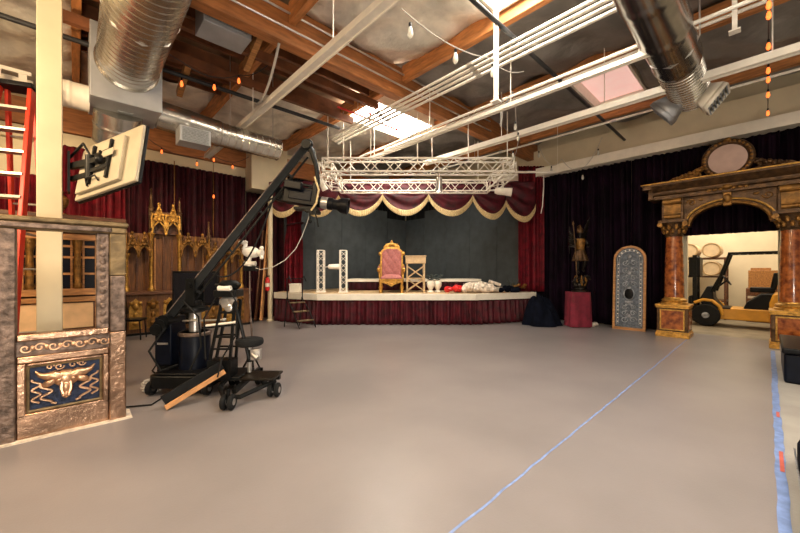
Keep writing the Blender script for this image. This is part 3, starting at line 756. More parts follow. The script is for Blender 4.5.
# ---------------------------------------------------------------- red stepladder
l = thing('stepladder', 'tall red fibreglass stepladder at the far left edge', 'stepladder', (-.78, 6.84, 0), rz=radians(-20))
top = V(0,.55,4.22)
def lerp(p,q,t): return Vector(p).lerp(Vector(q),t)
FR = [(V(s*.36,-.42,.02), V(s*.17,.50,4.2)) for s in (-1,1)]
BR = [(V(s*.20,.98,.02), V(s*.14,.62,4.2)) for s in (-1,1)]
for p,q in FR: MB().beam(p,q,.05,.11,up=(0,1,.2)).build('front_rail','ladder_red',l,bevel=.008)
for p,q in BR: MB().beam(p,q,.04,.08,up=(0,1,.2)).build('rear_rail','ladder_red',l,bevel=.006)
for k in range(1,13):
    t = k/13; p,q = lerp(*FR[0],t), lerp(*FR[1],t)
    MB().box((p+q)/2,((q-p).length,.15,.04)).build('step','aluminium',l,bevel=.004)
for k in (2,5,8,11):
    t = k/13; p,q = lerp(*BR[0],t), lerp(*BR[1],t); MB().cyl(p,q,.015,n=8).build('rear_brace','aluminium',l)
MB().bx(-.22,.22,.40,.72,4.2,4.27).build('top_cap','black_plastic',l,bevel=.015)
for s in (0,1): MB().beam(lerp(*FR[s],.5),lerp(*BR[s],.5),.02,.03).build('spreader','aluminium',l)

# ---------------------------------------------------------------- television on the column
u = V(1.22,-.42,.20).normalized(); v = V(.10,.16,.80); v = (v-u*v.dot(u)).normalized(); n = u.cross(v)     # n points towards the viewer
TV = V(-3.58, 4.28, 2.92)
t = thing('television', 'television seen from behind, tilted on an arm from the column', 'television', TV, room=False)
rot = Matrix((u, n*-1, v)).transposed()
W, H = 1.10, .76
def tb(c, d): return MB().box(rot @ V(*c), d, rot)
tb((0,-.01,0),(W,.045,H)).build('back_shell','tv_back',t,bevel=.012)
tb((0,.025,0),(W+.02,.035,H+.02)).build('bezel','black_plastic',t,bevel=.006)
tb((0,.046,0),(W-.06,.004,H-.06)).build('screen','screen_dark',t)
tb((-.08,-.055,-.02),(W*.72,.05,H*.80)).build('rear_cover','tv_back',t,bevel=.012)
g = MB()
for x in (-.2,.12): g.box(rot @ V(x,-.095,0),(.035,.03,.52),rot)
g.box(rot @ V(-.04,-.105,.10),(.36,.02,.05),rot).box(rot @ V(-.04,-.105,-.1),(.36,.02,.05),rot); g.build('wall_bracket','black_metal',t)
tb((.12,-.118,.06),(.20,.012,.09)).build('maker_label','tv_back',t,bevel=.003)
MB().tube([rot @ V(-.22,-.09,-.29), rot @ V(-.22,-.12,-.2), rot @ V(-.05,-.12,-.2), rot @ V(-.02,-.09,-.26)],.012,6).build('cable','black_plastic',t)
ar = thing('support_arm', 'black articulated arm holding the television to the column', 'bracket', (-.04, 6.05, 2.84))
d0 = R(-.04,6.05,2.84); inv = Matrix.Rotation(-TH,3,'Z')
e = inv @ (TV - n*-.12 - d0); e = inv @ ((TV + n*.12) - d0)
MB().bx(-.025,.0,-.12,.12,-.25,.25).build('wall_plate','black_metal',ar)
m1 = V(.18,-.35,.10); 
MB().beam((.0,0,.08),m1,.06,.07).beam((.0,0,-.08),m1-V(0,0,.15),.05,.05).cyl(m1-V(0,0,.2),m1+V(0,0,.08),.05).build('inner_arm','black_metal',ar)
MB().beam(m1,e,.06,.06).beam(m1-V(0,0,.12),e-V(0,0,.1),.04,.04).ball(e,.06).build('outer_arm','black_metal',ar)
MB().tube([(.0,.0,.2),(.12,-.2,.35),(.2,-.3,.15),(.3,-.35,.2),e+V(0,0,.1)],.016,6).build('cable','black_plastic',ar)

# ---------------------------------------------------------------- gilded choir stall
s = thing('choir_stall', 'gilded gothic choir stall with canopies and pinnacles along the left wall', 'choir stall', (2.4, 11.25, 0))
MB().bx(-1.55,1.45,-.55,.25,.05,1.0).build('base_cabinet','oak_panel',s,bevel=.01)
MB().bx(-1.6,1.5,-.62,.25,1.0,1.08).build('counter','walnut',s,bevel=.012)
MB().bx(-1.58,1.48,-.58,.27,0,.06).build('plinth','black_metal',s)
for i,x in enumerate((-1.3,-.95,-.6,-.25,.1,.45,.8,1.15)):
    o = MB()
    o.prism([(-.13,.16),(.13,.16),(.13,.7),(.07,.84),(0,.92),(-.07,.84),(-.13,.7)], lambda u_,v_,w: V(x+u_,w,v_), -.58, -.55)
    o.ball((x,-.6,.72),(.07,.05,.09),10,7).ball((x-.085,-.59,.80),(.045,.04,.05),8,6).ball((x+.085,-.59,.80),(.045,.04,.05),8,6).ball((x,-.59,.5),(.05,.04,.08),8,6).ball((x,-.59,.3),(.07,.03,.05),8,6)
    o.build('carved_mask','gold' if i%2==0 else 'old_gold',s)
bp = MB().bx(-1.5,1.4,.15,.2,1.08,2.6); bp.build('back_panel','oak_panel',s)
for i in range(15):
    x = -1.4+i*.195
    MB().bx(x-.02,x+.02,.10,.15,1.08,2.5).build('back_rib','walnut' if i%3 else 'honey_wood',s)
def column(x, y, z0, z1, r):
    return MB().lathe([(r*1.8,z0),(r*1.8,z0+.06),(r*1.2,z0+.1),(r,z0+.16),(r,z1-.22),(r*1.15,z1-.2),(r,z1-.17),(r*1.3,z1-.1),(r*2,z1-.03),(r*2,z1)],12,(x,y,0))
cols = [(-1.45,2.05),(-.93,2.6),(-.29,2.6),(.44,2.05),(.9,1.95),(1.35,1.95)]
for x,z in cols:
    o = column(x,-.12,1.08,z,.045); o.build('column','gold',s)
def canopy(x0,x1,zb,zt,nm,mt):
    k = max(1,round((x1-x0)/.3)); w = (x1-x0)/k; o = MB()
    for i in range(k):
        xc = x0+w*(i+.5)
        pts = [(xc-w*.44,-.2,zb)]+[(xc-w*.44*cos(t)**.9,-.2,zb+.8*w*sin(t)) for t in (.4,.8,1.2)]+[(xc,-.2,zb+w*.95)]
        o.tube(pts,.024,6).tube([(2*xc-p[0],p[1],p[2]) for p in pts],.024,6)
        for sgn in (-1,1): o.beam((xc+sgn*w*.46,-.2,zb+w*.5),(xc,-.2,zt),.06,.045)
        o.prism([(-w*.42,zb+w*.95),(w*.42,zb+w*.95),(0,zt-.08)],lambda a_,b_,c_: V(xc+a_,c_,b_),-.18,-.12)
        o.ball((xc,-.2,zt+.04),(.04,.04,.06),8,6).ball((xc,-.22,zb+w*1.05),(.05,.03,.05),8,6)
        for sgn in (-1,1):
            o.lathe([(.03,0),(.035,.10),(.02,.2),(.03,.24),(.001,.42)],8,(xc+sgn*w*.48,-.2,zb+w*.35))
            o.ball((xc+sgn*w*.48,-.2,zb-.02),(.03,.03,.06),8,6)
            for q in (.3,.55,.8): o.ball((xc+sgn*w*.46*(1-q),-.23,zb+w*.5+(zt-zb-w*.5)*q),(.03,.025,.03),6,5)
    o.bx(x0,x1,-.2,.18,zt-.25,zt-.2)
    o.build('canopy',mt,s)
canopy(-.93,-.29,2.62,3.32,'canopy','gold'); canopy(-1.46,-.95,2.02,2.52,'canopy','old_gold'); canopy(-.27,.44,2.05,2.58,'canopy','old_gold'); canopy(.44,1.36,1.9,2.35,'canopy','old_gold')
MB().bx(-.93,-.29,.0,.2,2.6,3.2).build('tall_back','walnut',s)
for x,z0,z1 in ((-.93,2.6,3.8),(-.29,2.6,3.65),(.44,2.05,3.05),(-1.45,2.05,2.75),(1.35,1.95,2.6)):
    hh = z1-z0; o = MB().bx(x-.05,x+.05,-.17,-.07,z0,z0+hh*.55)
    o.lathe([(.075,0),(.06,.03),(.045,.05),(.03,hh*.25),(.012,hh*.38),(.03,hh*.40),(.001,hh*.45)],8,(x,-.12,z0+hh*.55))
    for k in range(4): o.ball((x,-.19,z0+hh*(.1+.13*k)),(.045,.02,.05),8,5)
    o.build('pinnacle','bronze_gold',s)
# ================================================================ CAMERA CRANE AND DOLLY
B = V(-2.85, 4.82, 0)
def W_(x, y, z): return V(x, y, z) - B
cr = thing('camera_crane', 'black camera crane with long rising arm on a pedestal base', 'camera crane', B, room=False)
def rounded(hw, hd, r=.12, n=5):
    out = []
    for cxx, cyy, a0 in ((hw-r,hd-r,0),(-hw+r,hd-r,pi/2),(-hw+r,-hd+r,pi),(hw-r,-hd+r,3*pi/2)):
        for k in range(n+1):
            t = a0+pi/2*k/n; out.append((cxx+r*cos(t), cyy+r*sin(t)))
    return out
MB().prism(rounded(.40,.44), lambda a,b,w: V(a+.02,b,w), .10, .26).build('base','black_metal',cr,bevel=.012)
MB().prism(rounded(.36,.40), lambda a,b,w: V(a+.02,b,w), .26, .285).build('base_top','black_plastic',cr,bevel=.008)
for sx in (-1,1):
    for sy in (-1,1):
        o = MB().cyl((sx*.36-.03,sy*.36,.09),(sx*.36+.03,sy*.36,.09),.085,n=16).build('wheel','rubber',cr)
        MB().cyl((sx*.36-.036,sy*.36,.09),(sx*.36+.036,sy*.36,.09),.04,n=12).build('hub','silver_metal',o)
MB().lathe([(.19,.285),(.19,.74),(.175,.77),(.001,.77)],28,(.02,-.05,0)).build('pedestal','blue_black',cr)
MB().lathe([(.195,.72),(.205,.73),(.205,.76),(.195,.77)],28,(.02,-.05,0)).build('pedestal_rim','tarnished',cr)
MB().cyl((.02,-.05,.77),(.02,-.05,1.05),.075,n=18).build('chrome_post','silver_metal',cr)
MB().lathe([(.09,1.03),(.17,1.06),(.17,1.10),(.09,1.13),(.08,1.2)],20,(.02,-.05,0)).build('turntable','black_metal',cr)
hd = MB()
for s in (-1,1): hd.bx(.02-.06,.02+.06,-.05+s*.11-.012,-.05+s*.11+.012,1.15,1.50)
hd.bx(-.05,.09,-.17,.07,1.13,1.17).cyl((.02,-.20,1.41),(.02,.10,1.41),.03,n=14); hd.build('pivot_yoke','black_metal',cr)
T0, T1 = W_(-3.17,4.63,.87), W_(-1.42,5.28,3.52)
dd = (T1-T0).normalized()
MB().beam(T0,T1,.085,.105).build('arm','black_metal',cr,bevel=.01)
nn = V(0,0,1)-dd*dd.z; nn.normalize()
MB().beam(T0+nn*.058,T1+nn*.058,.035,.014).build('arm_edge','tarnished',cr)
MB().tube([T0+nn*-.11+dd*.5, T0+nn*-.11+dd*3.1],.016,8).build('levelling_rod','black_metal',cr)
st = MB()
for k in (.6,1.3,2.0,2.7): st.beam(T0+nn*-.12+dd*k,T0+nn*.0+dd*k,.05,.03)
st.each('rod_bracket','black_metal',cr)
mb = MB().ball(T1+dd*.02,(.085,.075,.085),14,9).cyl(T1+V(0,-.08,0),T1+V(0,.08,0),.07,n=16); mb.build('arm_head','black_metal',cr)
# counterweights at the tail
for i in range(3): MB().cyl(T0+dd*(-.02+.07*i)+V(0,-.14,-.02),T0+dd*(-.02+.07*i)+V(0,.14,-.02),.075,n=20).build('counterweight','black_metal',cr)
MB().bx(-.42,-.20,-.22,.10,.34,.98).build('battery_box','blue_black',cr,bevel=.015)
MB().bx(-.38,-.24,-.23,-.22,.62,.645).build('box_latch','silver_metal',cr)
MB().bx(-.40,-.22,-.2,.08,.26,.34).build('box_foot','black_metal',cr)
MB().cyl((-.1,-.12,.92),(.55,-.30,.96),.014,n=8).ball((.55,-.30,.96),.028).build('steering_bar','silver_metal',cr)
MB().tube(sag(T0+dd*.9+nn*-.08,T0+dd*2.3+nn*-.08,.42,16),.012,6).build('arm_cable','rubber',cr)
MB().tube([T0+V(.1,-.1,0),T0+V(-.05,-.2,-.3),T0+V(.1,-.2,-.55),T0+V(.25,-.1,-.5)],.014,6).tube([(-.05,-.2,1.2),(.2,-.28,1.0),(.22,-.25,.6),(.1,-.3,.3)],.012,6).build('cable_loom','rubber',cr)
MB().tube([T1+V(.0,0,.02),T1+V(.08,0,-.10),T1+V(.14,0,-.32),T1+V(.17,0,-.58),T1+V(.13,0,-.75)],[.05,.045,.035,.03,.03],10).build('drop_bracket','black_metal',cr)

# studio camera hanging at the tip
cm = thing('studio_camera', 'black studio camera hanging from the crane tip, lens to the right', 'camera', T1+B+V(.02,0,-.82), room=False)
ry = Matrix.Rotation(radians(9),3,'Y')
def rb(c,d,m,nm,par=cm,bev=.015): return MB().box(ry @ V(*c), d, ry).build(nm,m,par,bevel=bev)
rb((-.12,0,.02),(.48,.22,.26),'black_plastic','body'); rb((-.42,0,-.0),(.14,.16,.2),'black_metal','battery')
rb((-.10,-.115,.03),(.34,.02,.16),'blue_black','side_panel'); rb((-.14,0,.20),(.34,.06,.04),'black_metal','top_handle')
rb((-.28,0,.165),(.04,.05,.06),'black_metal','handle_post'); rb((.0,0,.165),(.04,.05,.06),'black_metal','handle_post')
rb((-.20,-.17,.14),(.26,.11,.12),'black_plastic','viewfinder')
le = MB().lathe([(.075,.10),(.085,.16),(.085,.30),(.095,.31),(.095,.38),(.08,.39),(.08,.46)],20,(0,0,-.02),ry @ Matrix.Rotation(pi/2,3,'Y')).build('lens','black_plastic',cm)
MB().lathe([(.086,.20),(.091,.205),(.091,.30),(.086,.305)],20,(0,0,-.02),ry @ Matrix.Rotation(pi/2,3,'Y')).build('lens_ring','silver_metal',le)
MB().lathe([(.09,.46),(.12,.52),(.125,.62),(.115,.62),(.10,.5),(.001,.5)],20,(0,0,-.02),ry @ Matrix.Rotation(pi/2,3,'Y')).build('lens_hood','black_plastic',le)
MB().lathe([(.001,.505),(.095,.51)],20,(0,0,-.02),ry @ Matrix.Rotation(pi/2,3,'Y')).build('front_glass','lens_glass',le)
MB().bx(-.20,.14,-.10,.10,-.17,-.13).bx(.10,.15,-.14,-.10,-.17,.22).bx(-.02,.16,-.14,.14,-.22,-.17).build('mount_cradle','black_metal',cm,bevel=.006)
MB().tube([(.12,-.14,-.2),(.17,-.16,-.33),(.19,-.16,-.45)],.010,6).tube([(.05,-.13,-.2),(.06,-.13,-.34)],.012,6).ball((.06,-.13,-.36),.03).build('control_rod','black_metal',cm)
MB().tube([(.13,-.15,.3),(.20,-.18,.1),(.16,-.17,-.1),(.08,-.15,-.2)],.014,6).build('tan_strap','fringe_cream',cm)
MB().tube([(-.45,-.05,.05),(-.58,-.1,-.05),(-.62,-.1,.05),(-.72,-.08,-.08)],.014,6).build('rear_cable','rubber',cm)

# flat monitor behind the crane
mo = thing('monitor', 'flat dark monitor on a stand behind the crane pedestal', 'monitor', (-3.20, 5.42, 0), room=False)
MB().bx(-.36,.36,-.03,.03,1.06,1.60).build('bezel','black_plastic',mo,bevel=.01)
MB().bx(-.33,.33,-.036,-.03,1.10,1.57).build('screen','screen_dark',mo)
MB().cyl((0,.06,.02),(0,.06,1.3),.025,n=10).build('stand_pole','black_metal',mo)
MB().bx(-.08,.08,.03,.09,1.2,1.45).build('bracket','black_metal',mo)
for k in range(3):
    a = pi/2+2*pi*k/3; MB().tube([(0,.06,.30),(.3*cos(a),.06+.3*sin(a),.02)],.014,6).build('stand_leg','black_metal',mo)

# ---------------------------------------------------------------- dolly
D = V(-1.93, 4.42, 0)
dl = thing('camera_dolly', 'wheeled camera dolly with round black seat and open ladder frame', 'camera dolly', D, room=False)
MB().box((.15,.04,.25),(.42,.36,.03)).build('platform','dark_bronze',dl,bevel=.008)
MB().box((-.32,.22,.22),(.40,.46,.05)).build('rear_deck','black_metal',dl,bevel=.008)
MB().tube([(-.14,-.36,.12),(.05,-.36,.12),(.22,-.10,.16),(.34,.0,.20)],.028,8).tube([(-.14,-.36,.12),(-.30,-.15,.16),(-.35,.2,.20)],.028,8).beam((-.4,.1,.22),(.36,.1,.21),.05,.05).beam((-.05,.45,.22),(-.05,-.3,.16),.05,.05).build('chassis','black_metal',dl)
for (x,y) in ((-.05,-.44),(.33,-.03),(-.36,.40),(-.02,.44)):
    o = None
    for s in (-1,1):
        w = MB().lathe([(.04,-.025),(.075,-.025),(.088,-.012),(.088,.012),(.075,.025),(.04,.025)],20,(x+s*.042,y,.092),Matrix.Rotation(pi/2,3,'Y')).build('wheel','rubber',dl)
        MB().cyl((x+s*.042-.026,y,.092),(x+s*.042+.026,y,.092),.038,n=12).build('hub','silver_metal',w)
    MB().cyl((x-.02,y,.092),(x+.02,y,.092),.02,n=10).cyl((x,y,.09),(x,y,.24),.022,n=10).build('caster_fork','black_metal',dl)
MB().cyl((-.03,.08,.285),(-.03,.08,.63),.028,n=12).build('seat_post','silver_metal',dl)
MB().cyl((-.03,.08,.42),(-.03,.08,.58),.036,n=12).build('post_sleeve','black_metal',dl)
MB().lathe([(.001,.63),(.14,.63),(.17,.65),(.175,.685),(.165,.715),(.12,.73),(.001,.733)],24,(-.03,.08,0)).build('seat','rubber',dl)
MB().bx(.02,.14,-.02,.06,.46,.60).cyl((.06,-.05,.55),(.14,-.08,.5),.03).build('valve_block','silver_metal',dl,bevel=.008)
# ladder frame column
fr = MB()
A0,A1,B0,B1 = V(-.50,.05,.45),V(-.34,.05,1.22),V(-.24,.05,.45),V(-.18,.05,1.22)
for y in (-.06,.10):
    o = V(0,y,0); fr.beam(A0+o,A1+o,.03,.03).beam(B0+o,B1+o,.03,.03)
    for k in range(6): fr.beam(A0.lerp(A1,k/5)+o,B0.lerp(B1,k/5)+o,.022,.022)
for k in (0,2,4): fr.beam(A0.lerp(A1,k/5)+V(0,-.06,0),A0.lerp(A1,k/5)+V(0,.1,0),.022,.022)
fr.bx(-.52,-.22,-.04,.16,.24,.46); fr.build('ladder_frame','black_metal',dl)
MB().cyl((-.55,.0,.90),(-.15,-.02,.95),.016,n=10).build('handle_bar','white_metal',dl)
MB().cyl((-.02,.05,.46),(-.18,.05,1.1),.022,n=8).build('side_strut','black_metal',dl)
hd = MB()
for (x,z,r) in ((-.30,1.20,.075),(-.22,1.24,.06),(-.26,1.13,.05)): hd.lathe([(r*.6,-.03),(r,-.02),(r,.02),(r*.6,.03)],14,(x,.0,z),Matrix.Rotation(pi/2,3,'X'))
hd.build('gear_knob','silver_metal',dl)
MB().bx(-.42,-.14,-.08,.16,1.27,1.36).build('head_plate','black_metal',dl,bevel=.01)
mb = MB().lathe([(.10,1.36),(.13,1.40),(.13,1.44),(.08,1.48)],16,(-.28,.05,0)).cyl((-.44,.02,1.42),(-.12,.02,1.42),.022,n=8); mb.build('fluid_head','black_metal',dl)
MB().cyl((-.36,-.06,1.38),(-.20,-.07,1.38),.035,n=10).build('white_knob','white_metal',dl)
MB().tube([(-.25,-.05,1.4),(-.1,-.12,1.2),(-.12,-.1,.8),(-.3,-.1,.5),(-.3,-.2,.3)],.010,6).tube([(-.4,0,1.3),(-.55,-.05,1.0),(-.5,-.1,.5)],.010,6).build('cable','rubber',dl)
pl = thing('wooden_ramp', 'plank with a dark face leaning against the dolly, lower end on the floor', 'plank', (-2.69, 3.96, 0), room=False)
P0, P1 = V(0,0,.03), V(.50,.36,.345)
d3 = (P1-P0).normalized(); sd = d3.cross(V(0,0,1)).normalized()
MB().beam(P0+V(-.045,.03,.065),P1+V(-.045,.03,.065),.03,.13).build('dark_board','black_metal',pl,bevel=.004)
MB().beam(P0,P1,.035,.055).build('edge_strip','orange_wood',pl,label='orange wooden edge strip',bevel=.004)

# white lamp-like device on its own stand behind the dolly
wl = thing('white_lamp', 'small white lamp head on a slim white stand behind the dolly', 'lamp', (-2.24, 5.15, 0), room=False)
MB().tube([(.03,0,.02),(.03,0,.7),(.0,0,1.15),(-.0,0,1.62)],[.013,.013,.012,.012],8).build('stand','tarnished',wl)
for k in range(3):
    a = 1.1+2*pi*k/3; MB().tube([(.03,0,.40),(.03+.20*cos(a),.20*sin(a),.015)],.014,6).build('stand_leg','black_metal',wl)
MB().bx(-.07,.11,-.06,.06,1.60,1.67).build('stand_head','black_metal',wl,bevel=.01)
MB().tube([(0,0,1.66),(-.01,0,1.74),(0,0,1.82)],.03,8).cyl((-.08,0,1.71),(.09,0,1.71),.035,n=10).build('neck','white_metal',wl)
MB().ball((.02,0,1.88),(.14,.07,.085),14,9,Matrix.Rotation(.12,3,'Y')).tube([(-.08,0,1.92),(-.06,0,2.0),(-.12,0,2.02)],[.04,.03,.02],8).build('lamp_body','white_metal',wl)
MB().ball((-.10,0,2.03),(.075,.05,.03),10,6).build('top_cap','white_metal',wl)
MB().cyl((.14,-.02,1.87),(.20,-.03,1.86),.05,.055,n=14).ball((.19,-.03,1.94),.032).ball((.19,-.03,1.80),.03).build('knob','white_metal',wl)
solo('light_cord', MB().tube([(-2.19,5.12,1.66),(-2.05,5.08,1.62),(-1.84,5.02,1.66),(-1.66,5.0,1.76),(-1.54,5.1,1.93),(-1.46,5.15,2.12),(-1.40,5.2,2.32),(-1.36,5.25,2.5)],.006,6), 'shade_cord', 'pale cord hanging between the white lamp head and the crane camera', 'cord', (0,0,0), room=False)
# cables on the floor
solo('floor_cable', MB().tube([(-3.25,4.02,.012),(-2.95,4.1,.012),(-2.98,4.35,.012),(-2.75,4.28,.012),(-2.68,4.45,.012),(-2.72,4.62,.012)],.010,6), 'rubber', 'black cable snaking over the floor from the gilded frame to the crane', 'cable', (0,0,0), room=False)
solo('floor_cable', MB().tube([(-3.42,4.9,.012),(-3.62,5.2,.012),(-3.95,5.5,.012),(-4.3,6.2,.012),(-4.25,7.2,.012)],.009,6), 'rubber', 'thin cable curving over the floor behind the crane base', 'cable', (0,0,0), room=False)
cp = thing('cable_coil', 'small tangle of grey cable beside the crane base', 'cable', (-3.32, 4.62, 0), room=False)
mb = MB()
for k in range(6): mb.tube([(.11*cos(t*.6)*(1+.15*sin(k*2+t)), .08*sin(t*.6)*(1+.15*cos(k+t)), .015+.022*k+.012*sin(t+k)) for t in range(11)],.012,6)
mb.build('loop','shade_cord',cp)

# dark chair and box by the choir stall
ch = thing('folding_chair', 'dark folding chair in front of the choir stall', 'chair', (-6.27, 8.11, 0), rz=radians(20), room=False)
MB().box((0,0,.46),(.46,.42,.05)).build('seat','black_plastic',ch,bevel=.015)
MB().box((-.20,.02,.78),(.04,.42,.42),Matrix.Rotation(-.15,3,'Y')).build('backrest','black_plastic',ch,bevel=.012)
for x in (-.19,.19):
    for y in (-.17,.17): MB().cyl((x*1.1,y*1.1,0),(x*.95,y,.44),.014,n=8).build('leg','black_metal',ch)
for y in (-.18,.18): MB().cyl((-.18,y,.44),(-.22,y,.95),.014,n=8).build('back_post','black_metal',ch)
sp = thing('cable_reel', 'dark cable reel leaning near the choir stall counter', 'reel', (-5.25, 8.35, 0), room=False)
for y in (-.10,.10): MB().lathe([(.06,-.012),(.33,-.012),(.34,0),(.33,.012),(.06,.012)],28,(0,y,.64),Matrix.Rotation(pi/2,3,'X')).build('flange','black_metal',sp)
MB().cyl((0,-.1,.64),(0,.1,.64),.18,n=20).build('cable_winding','rubber',sp)
for y in (-.14,.14): MB().tube([(-.25,y,0),(0,y,.64),(.25,y,0)],.018,8).build('frame','black_metal',sp)

# planks and fire extinguisher by the slim column
for i,(x,h,m,lab) in enumerate(((-4.42,3.6,'orange_wood','orange brown plank leaning by the slim cream column, the longer one'),(-4.60,2.9,'walnut','dark brown plank leaning left of the orange plank'))):
    solo('plank', MB().beam((0,-.15,.0),(.10,.28,h),.05,.16,up=(0,1,0)), m, lab, 'plank', (x, 11.15, 0.03), room=False, group='planks by the slim column', bevel=.004)
fx = thing('fire_extinguisher', 'red fire extinguisher hung on the slim cream post by the stage', 'fire extinguisher', (-4.20, 10.95, .98), room=False)
MB().lathe([(.001,0),(.06,.0),(.068,.03),(.068,.32),(.05,.38),(.025,.40),(.025,.43)],16,(0,0,0)).build('cylinder','extinguisher_red',fx)
MB().lathe([(.0695,.12),(.0695,.24)],16).build('paper_label','white_paint',fx)
MB().bx(-.02,.06,-.015,.015,.43,.455).bx(-.02,.07,-.012,.012,.47,.485).tube([(-.02,0,.44),(-.08,0,.40),(-.085,0,.2)],.011,6).build('valve','black_plastic',fx)
MB().bx(-.05,.05,.05,.075,.1,.3).build('wall_hook','silver_metal',fx)

# stage steps
ss = thing('stage_steps', 'small black folding steps with rails at the left of the stage', 'steps', (-2.80, 9.78, 0), rz=radians(38), room=False)
for i,(y,z) in enumerate(((-.20,.22),(-.02,.46),(.16,.70))):
    MB().box((-.02-.05*i+.06,y,z),(.44,.16,.03)).build('tread','gilt_stone',ss,bevel=.005)
for s in (-1,1):
    MB().tube([(s*.24+.07,-.30,0.015),(s*.23,.02,.5),(s*.22-.09,.22,.80),(s*.22-.10,.24,1.38),(s*.22-.09,.10,1.45),(s*.22-.06,.02,1.3)],.016,8).build('side_rail','black_metal',ss)
    MB().tube([(s*.22-.10,.24,.85),(s*.22-.16,.28,.015)],.014,8).build('rear_leg','black_metal',ss)
MB().cyl((-.32,.24,1.38),(.12,.24,1.38),.014,n=8).build('cross_bar','black_metal',ss)
solo('white_box', MB().bx(-.17,.17,-.12,.12,0,.26).bx(-.18,.18,-.13,.13,.24,.28), 'white_paint', 'white box at the left end of the stage beside the steps', 'box', (-3.32, 11.0, SZ), room=False, bevel=.008)

# clutter on the right half of the stage
def lumps(seed,n,w,d,hh,r0,r1):
    rnd = random.Random(seed); m = MB()
    for i in range(n):
        x = rnd.uniform(-1,1)*w; y = rnd.uniform(-1,1)*d; r = rnd.uniform(r0,r1)
        z = r*.8+hh*(1-(x/w)**2)*rnd.random()
        m.ball((x,y,z),(r*rnd.uniform(.9,1.5),r,r*rnd.uniform(.7,1)),9,6,Matrix.Rotation(rnd.uniform(0,3),3,'Z'))
    return m
for i,(x,lab) in enumerate(((.98,'left of two white flower urns right of the lattice lectern'),(1.22,'right of two white flower urns on the stage'))):
    ur = thing('flower_urn', lab, 'urn', (x, 11.05+.1*i, SZ), room=False, group='white flower urns on the stage')
    MB().lathe([(.09,0),(.10,.02),(.05,.07),(.12,.2),(.13,.3),(.10,.36),(.12,.38),(.001,.38)],16).build('urn','white_paint',ur)
    lf = MB(); rnd = random.Random(i+3)
    for k in range(16):
        a = rnd.uniform(0,6.3); r = rnd.uniform(.03,.15); lf.ball((r*cos(a),r*sin(a),.42+rnd.uniform(0,.14)),(.035,.035,.03),7,5)
        lf.tube([(0,0,.36),(r*cos(a)*.7,r*sin(a)*.7,.42)],.006,5)
    lf.build('foliage','leaf_dark',ur)
solo('red_cushion', lumps(3,8,.22,.12,.06,.09,.13), 'extinguisher_red', 'bright red cloth bundle on the stage between urns and pale heap', 'bundle', (1.70, 10.9, SZ), room=False)
solo('cloth_heap', lumps(5,34,.48,.2,.12,.09,.15), 'pale_cloth', 'pale lumpy cloth heap on the right of the stage', 'cloth heap', (2.48, 10.95, SZ), room=False)
t = thing('rolled_backdrop', 'pale roll lying over the right end of the cloth heap', 'roll', (3.02, 10.95, SZ), room=False)
MB().cyl((-.22,-.04,.36),(.14,-.1,.24),.05,n=14).cyl((-.05,.0,.10),(.22,.05,.09),.08,n=14).build('roll','pale_cloth',t)
solo('dark_bag', lumps(9,14,.26,.12,.08,.08,.12), 'black_cloth', 'dark bag lying right of the pale cloth heap on stage', 'bag', (3.45, 11.05, SZ), room=False)
pt = thing('potted_plant', 'spiky plant with golden flowers at the right end of the stage', 'plant', (3.72, 11.25, SZ), room=False)
MB().lathe([(.08,0),(.11,.12),(.12,.14),(.001,.13)],14).build('pot','walnut',pt)
lf = MB(); rnd = random.Random(8)
for k in range(12):
    a = rnd.uniform(0,6.3); r = rnd.uniform(.12,.36); lf.tube([(0,0,.12),(r*.5*cos(a),r*.3*sin(a),.28),(r*cos(a),r*.5*sin(a),.30+rnd.uniform(-.1,.25))],[.012,.016,.002],5)
lf.build('leaf','leaf_dark',pt)
fl = MB()
for k in range(14): fl.ball((rnd.uniform(-.1,.35),rnd.uniform(-.12,.1),rnd.uniform(.12,.26)),(.05,.04,.04),8,5)
fl.build('flower','old_gold',pt)
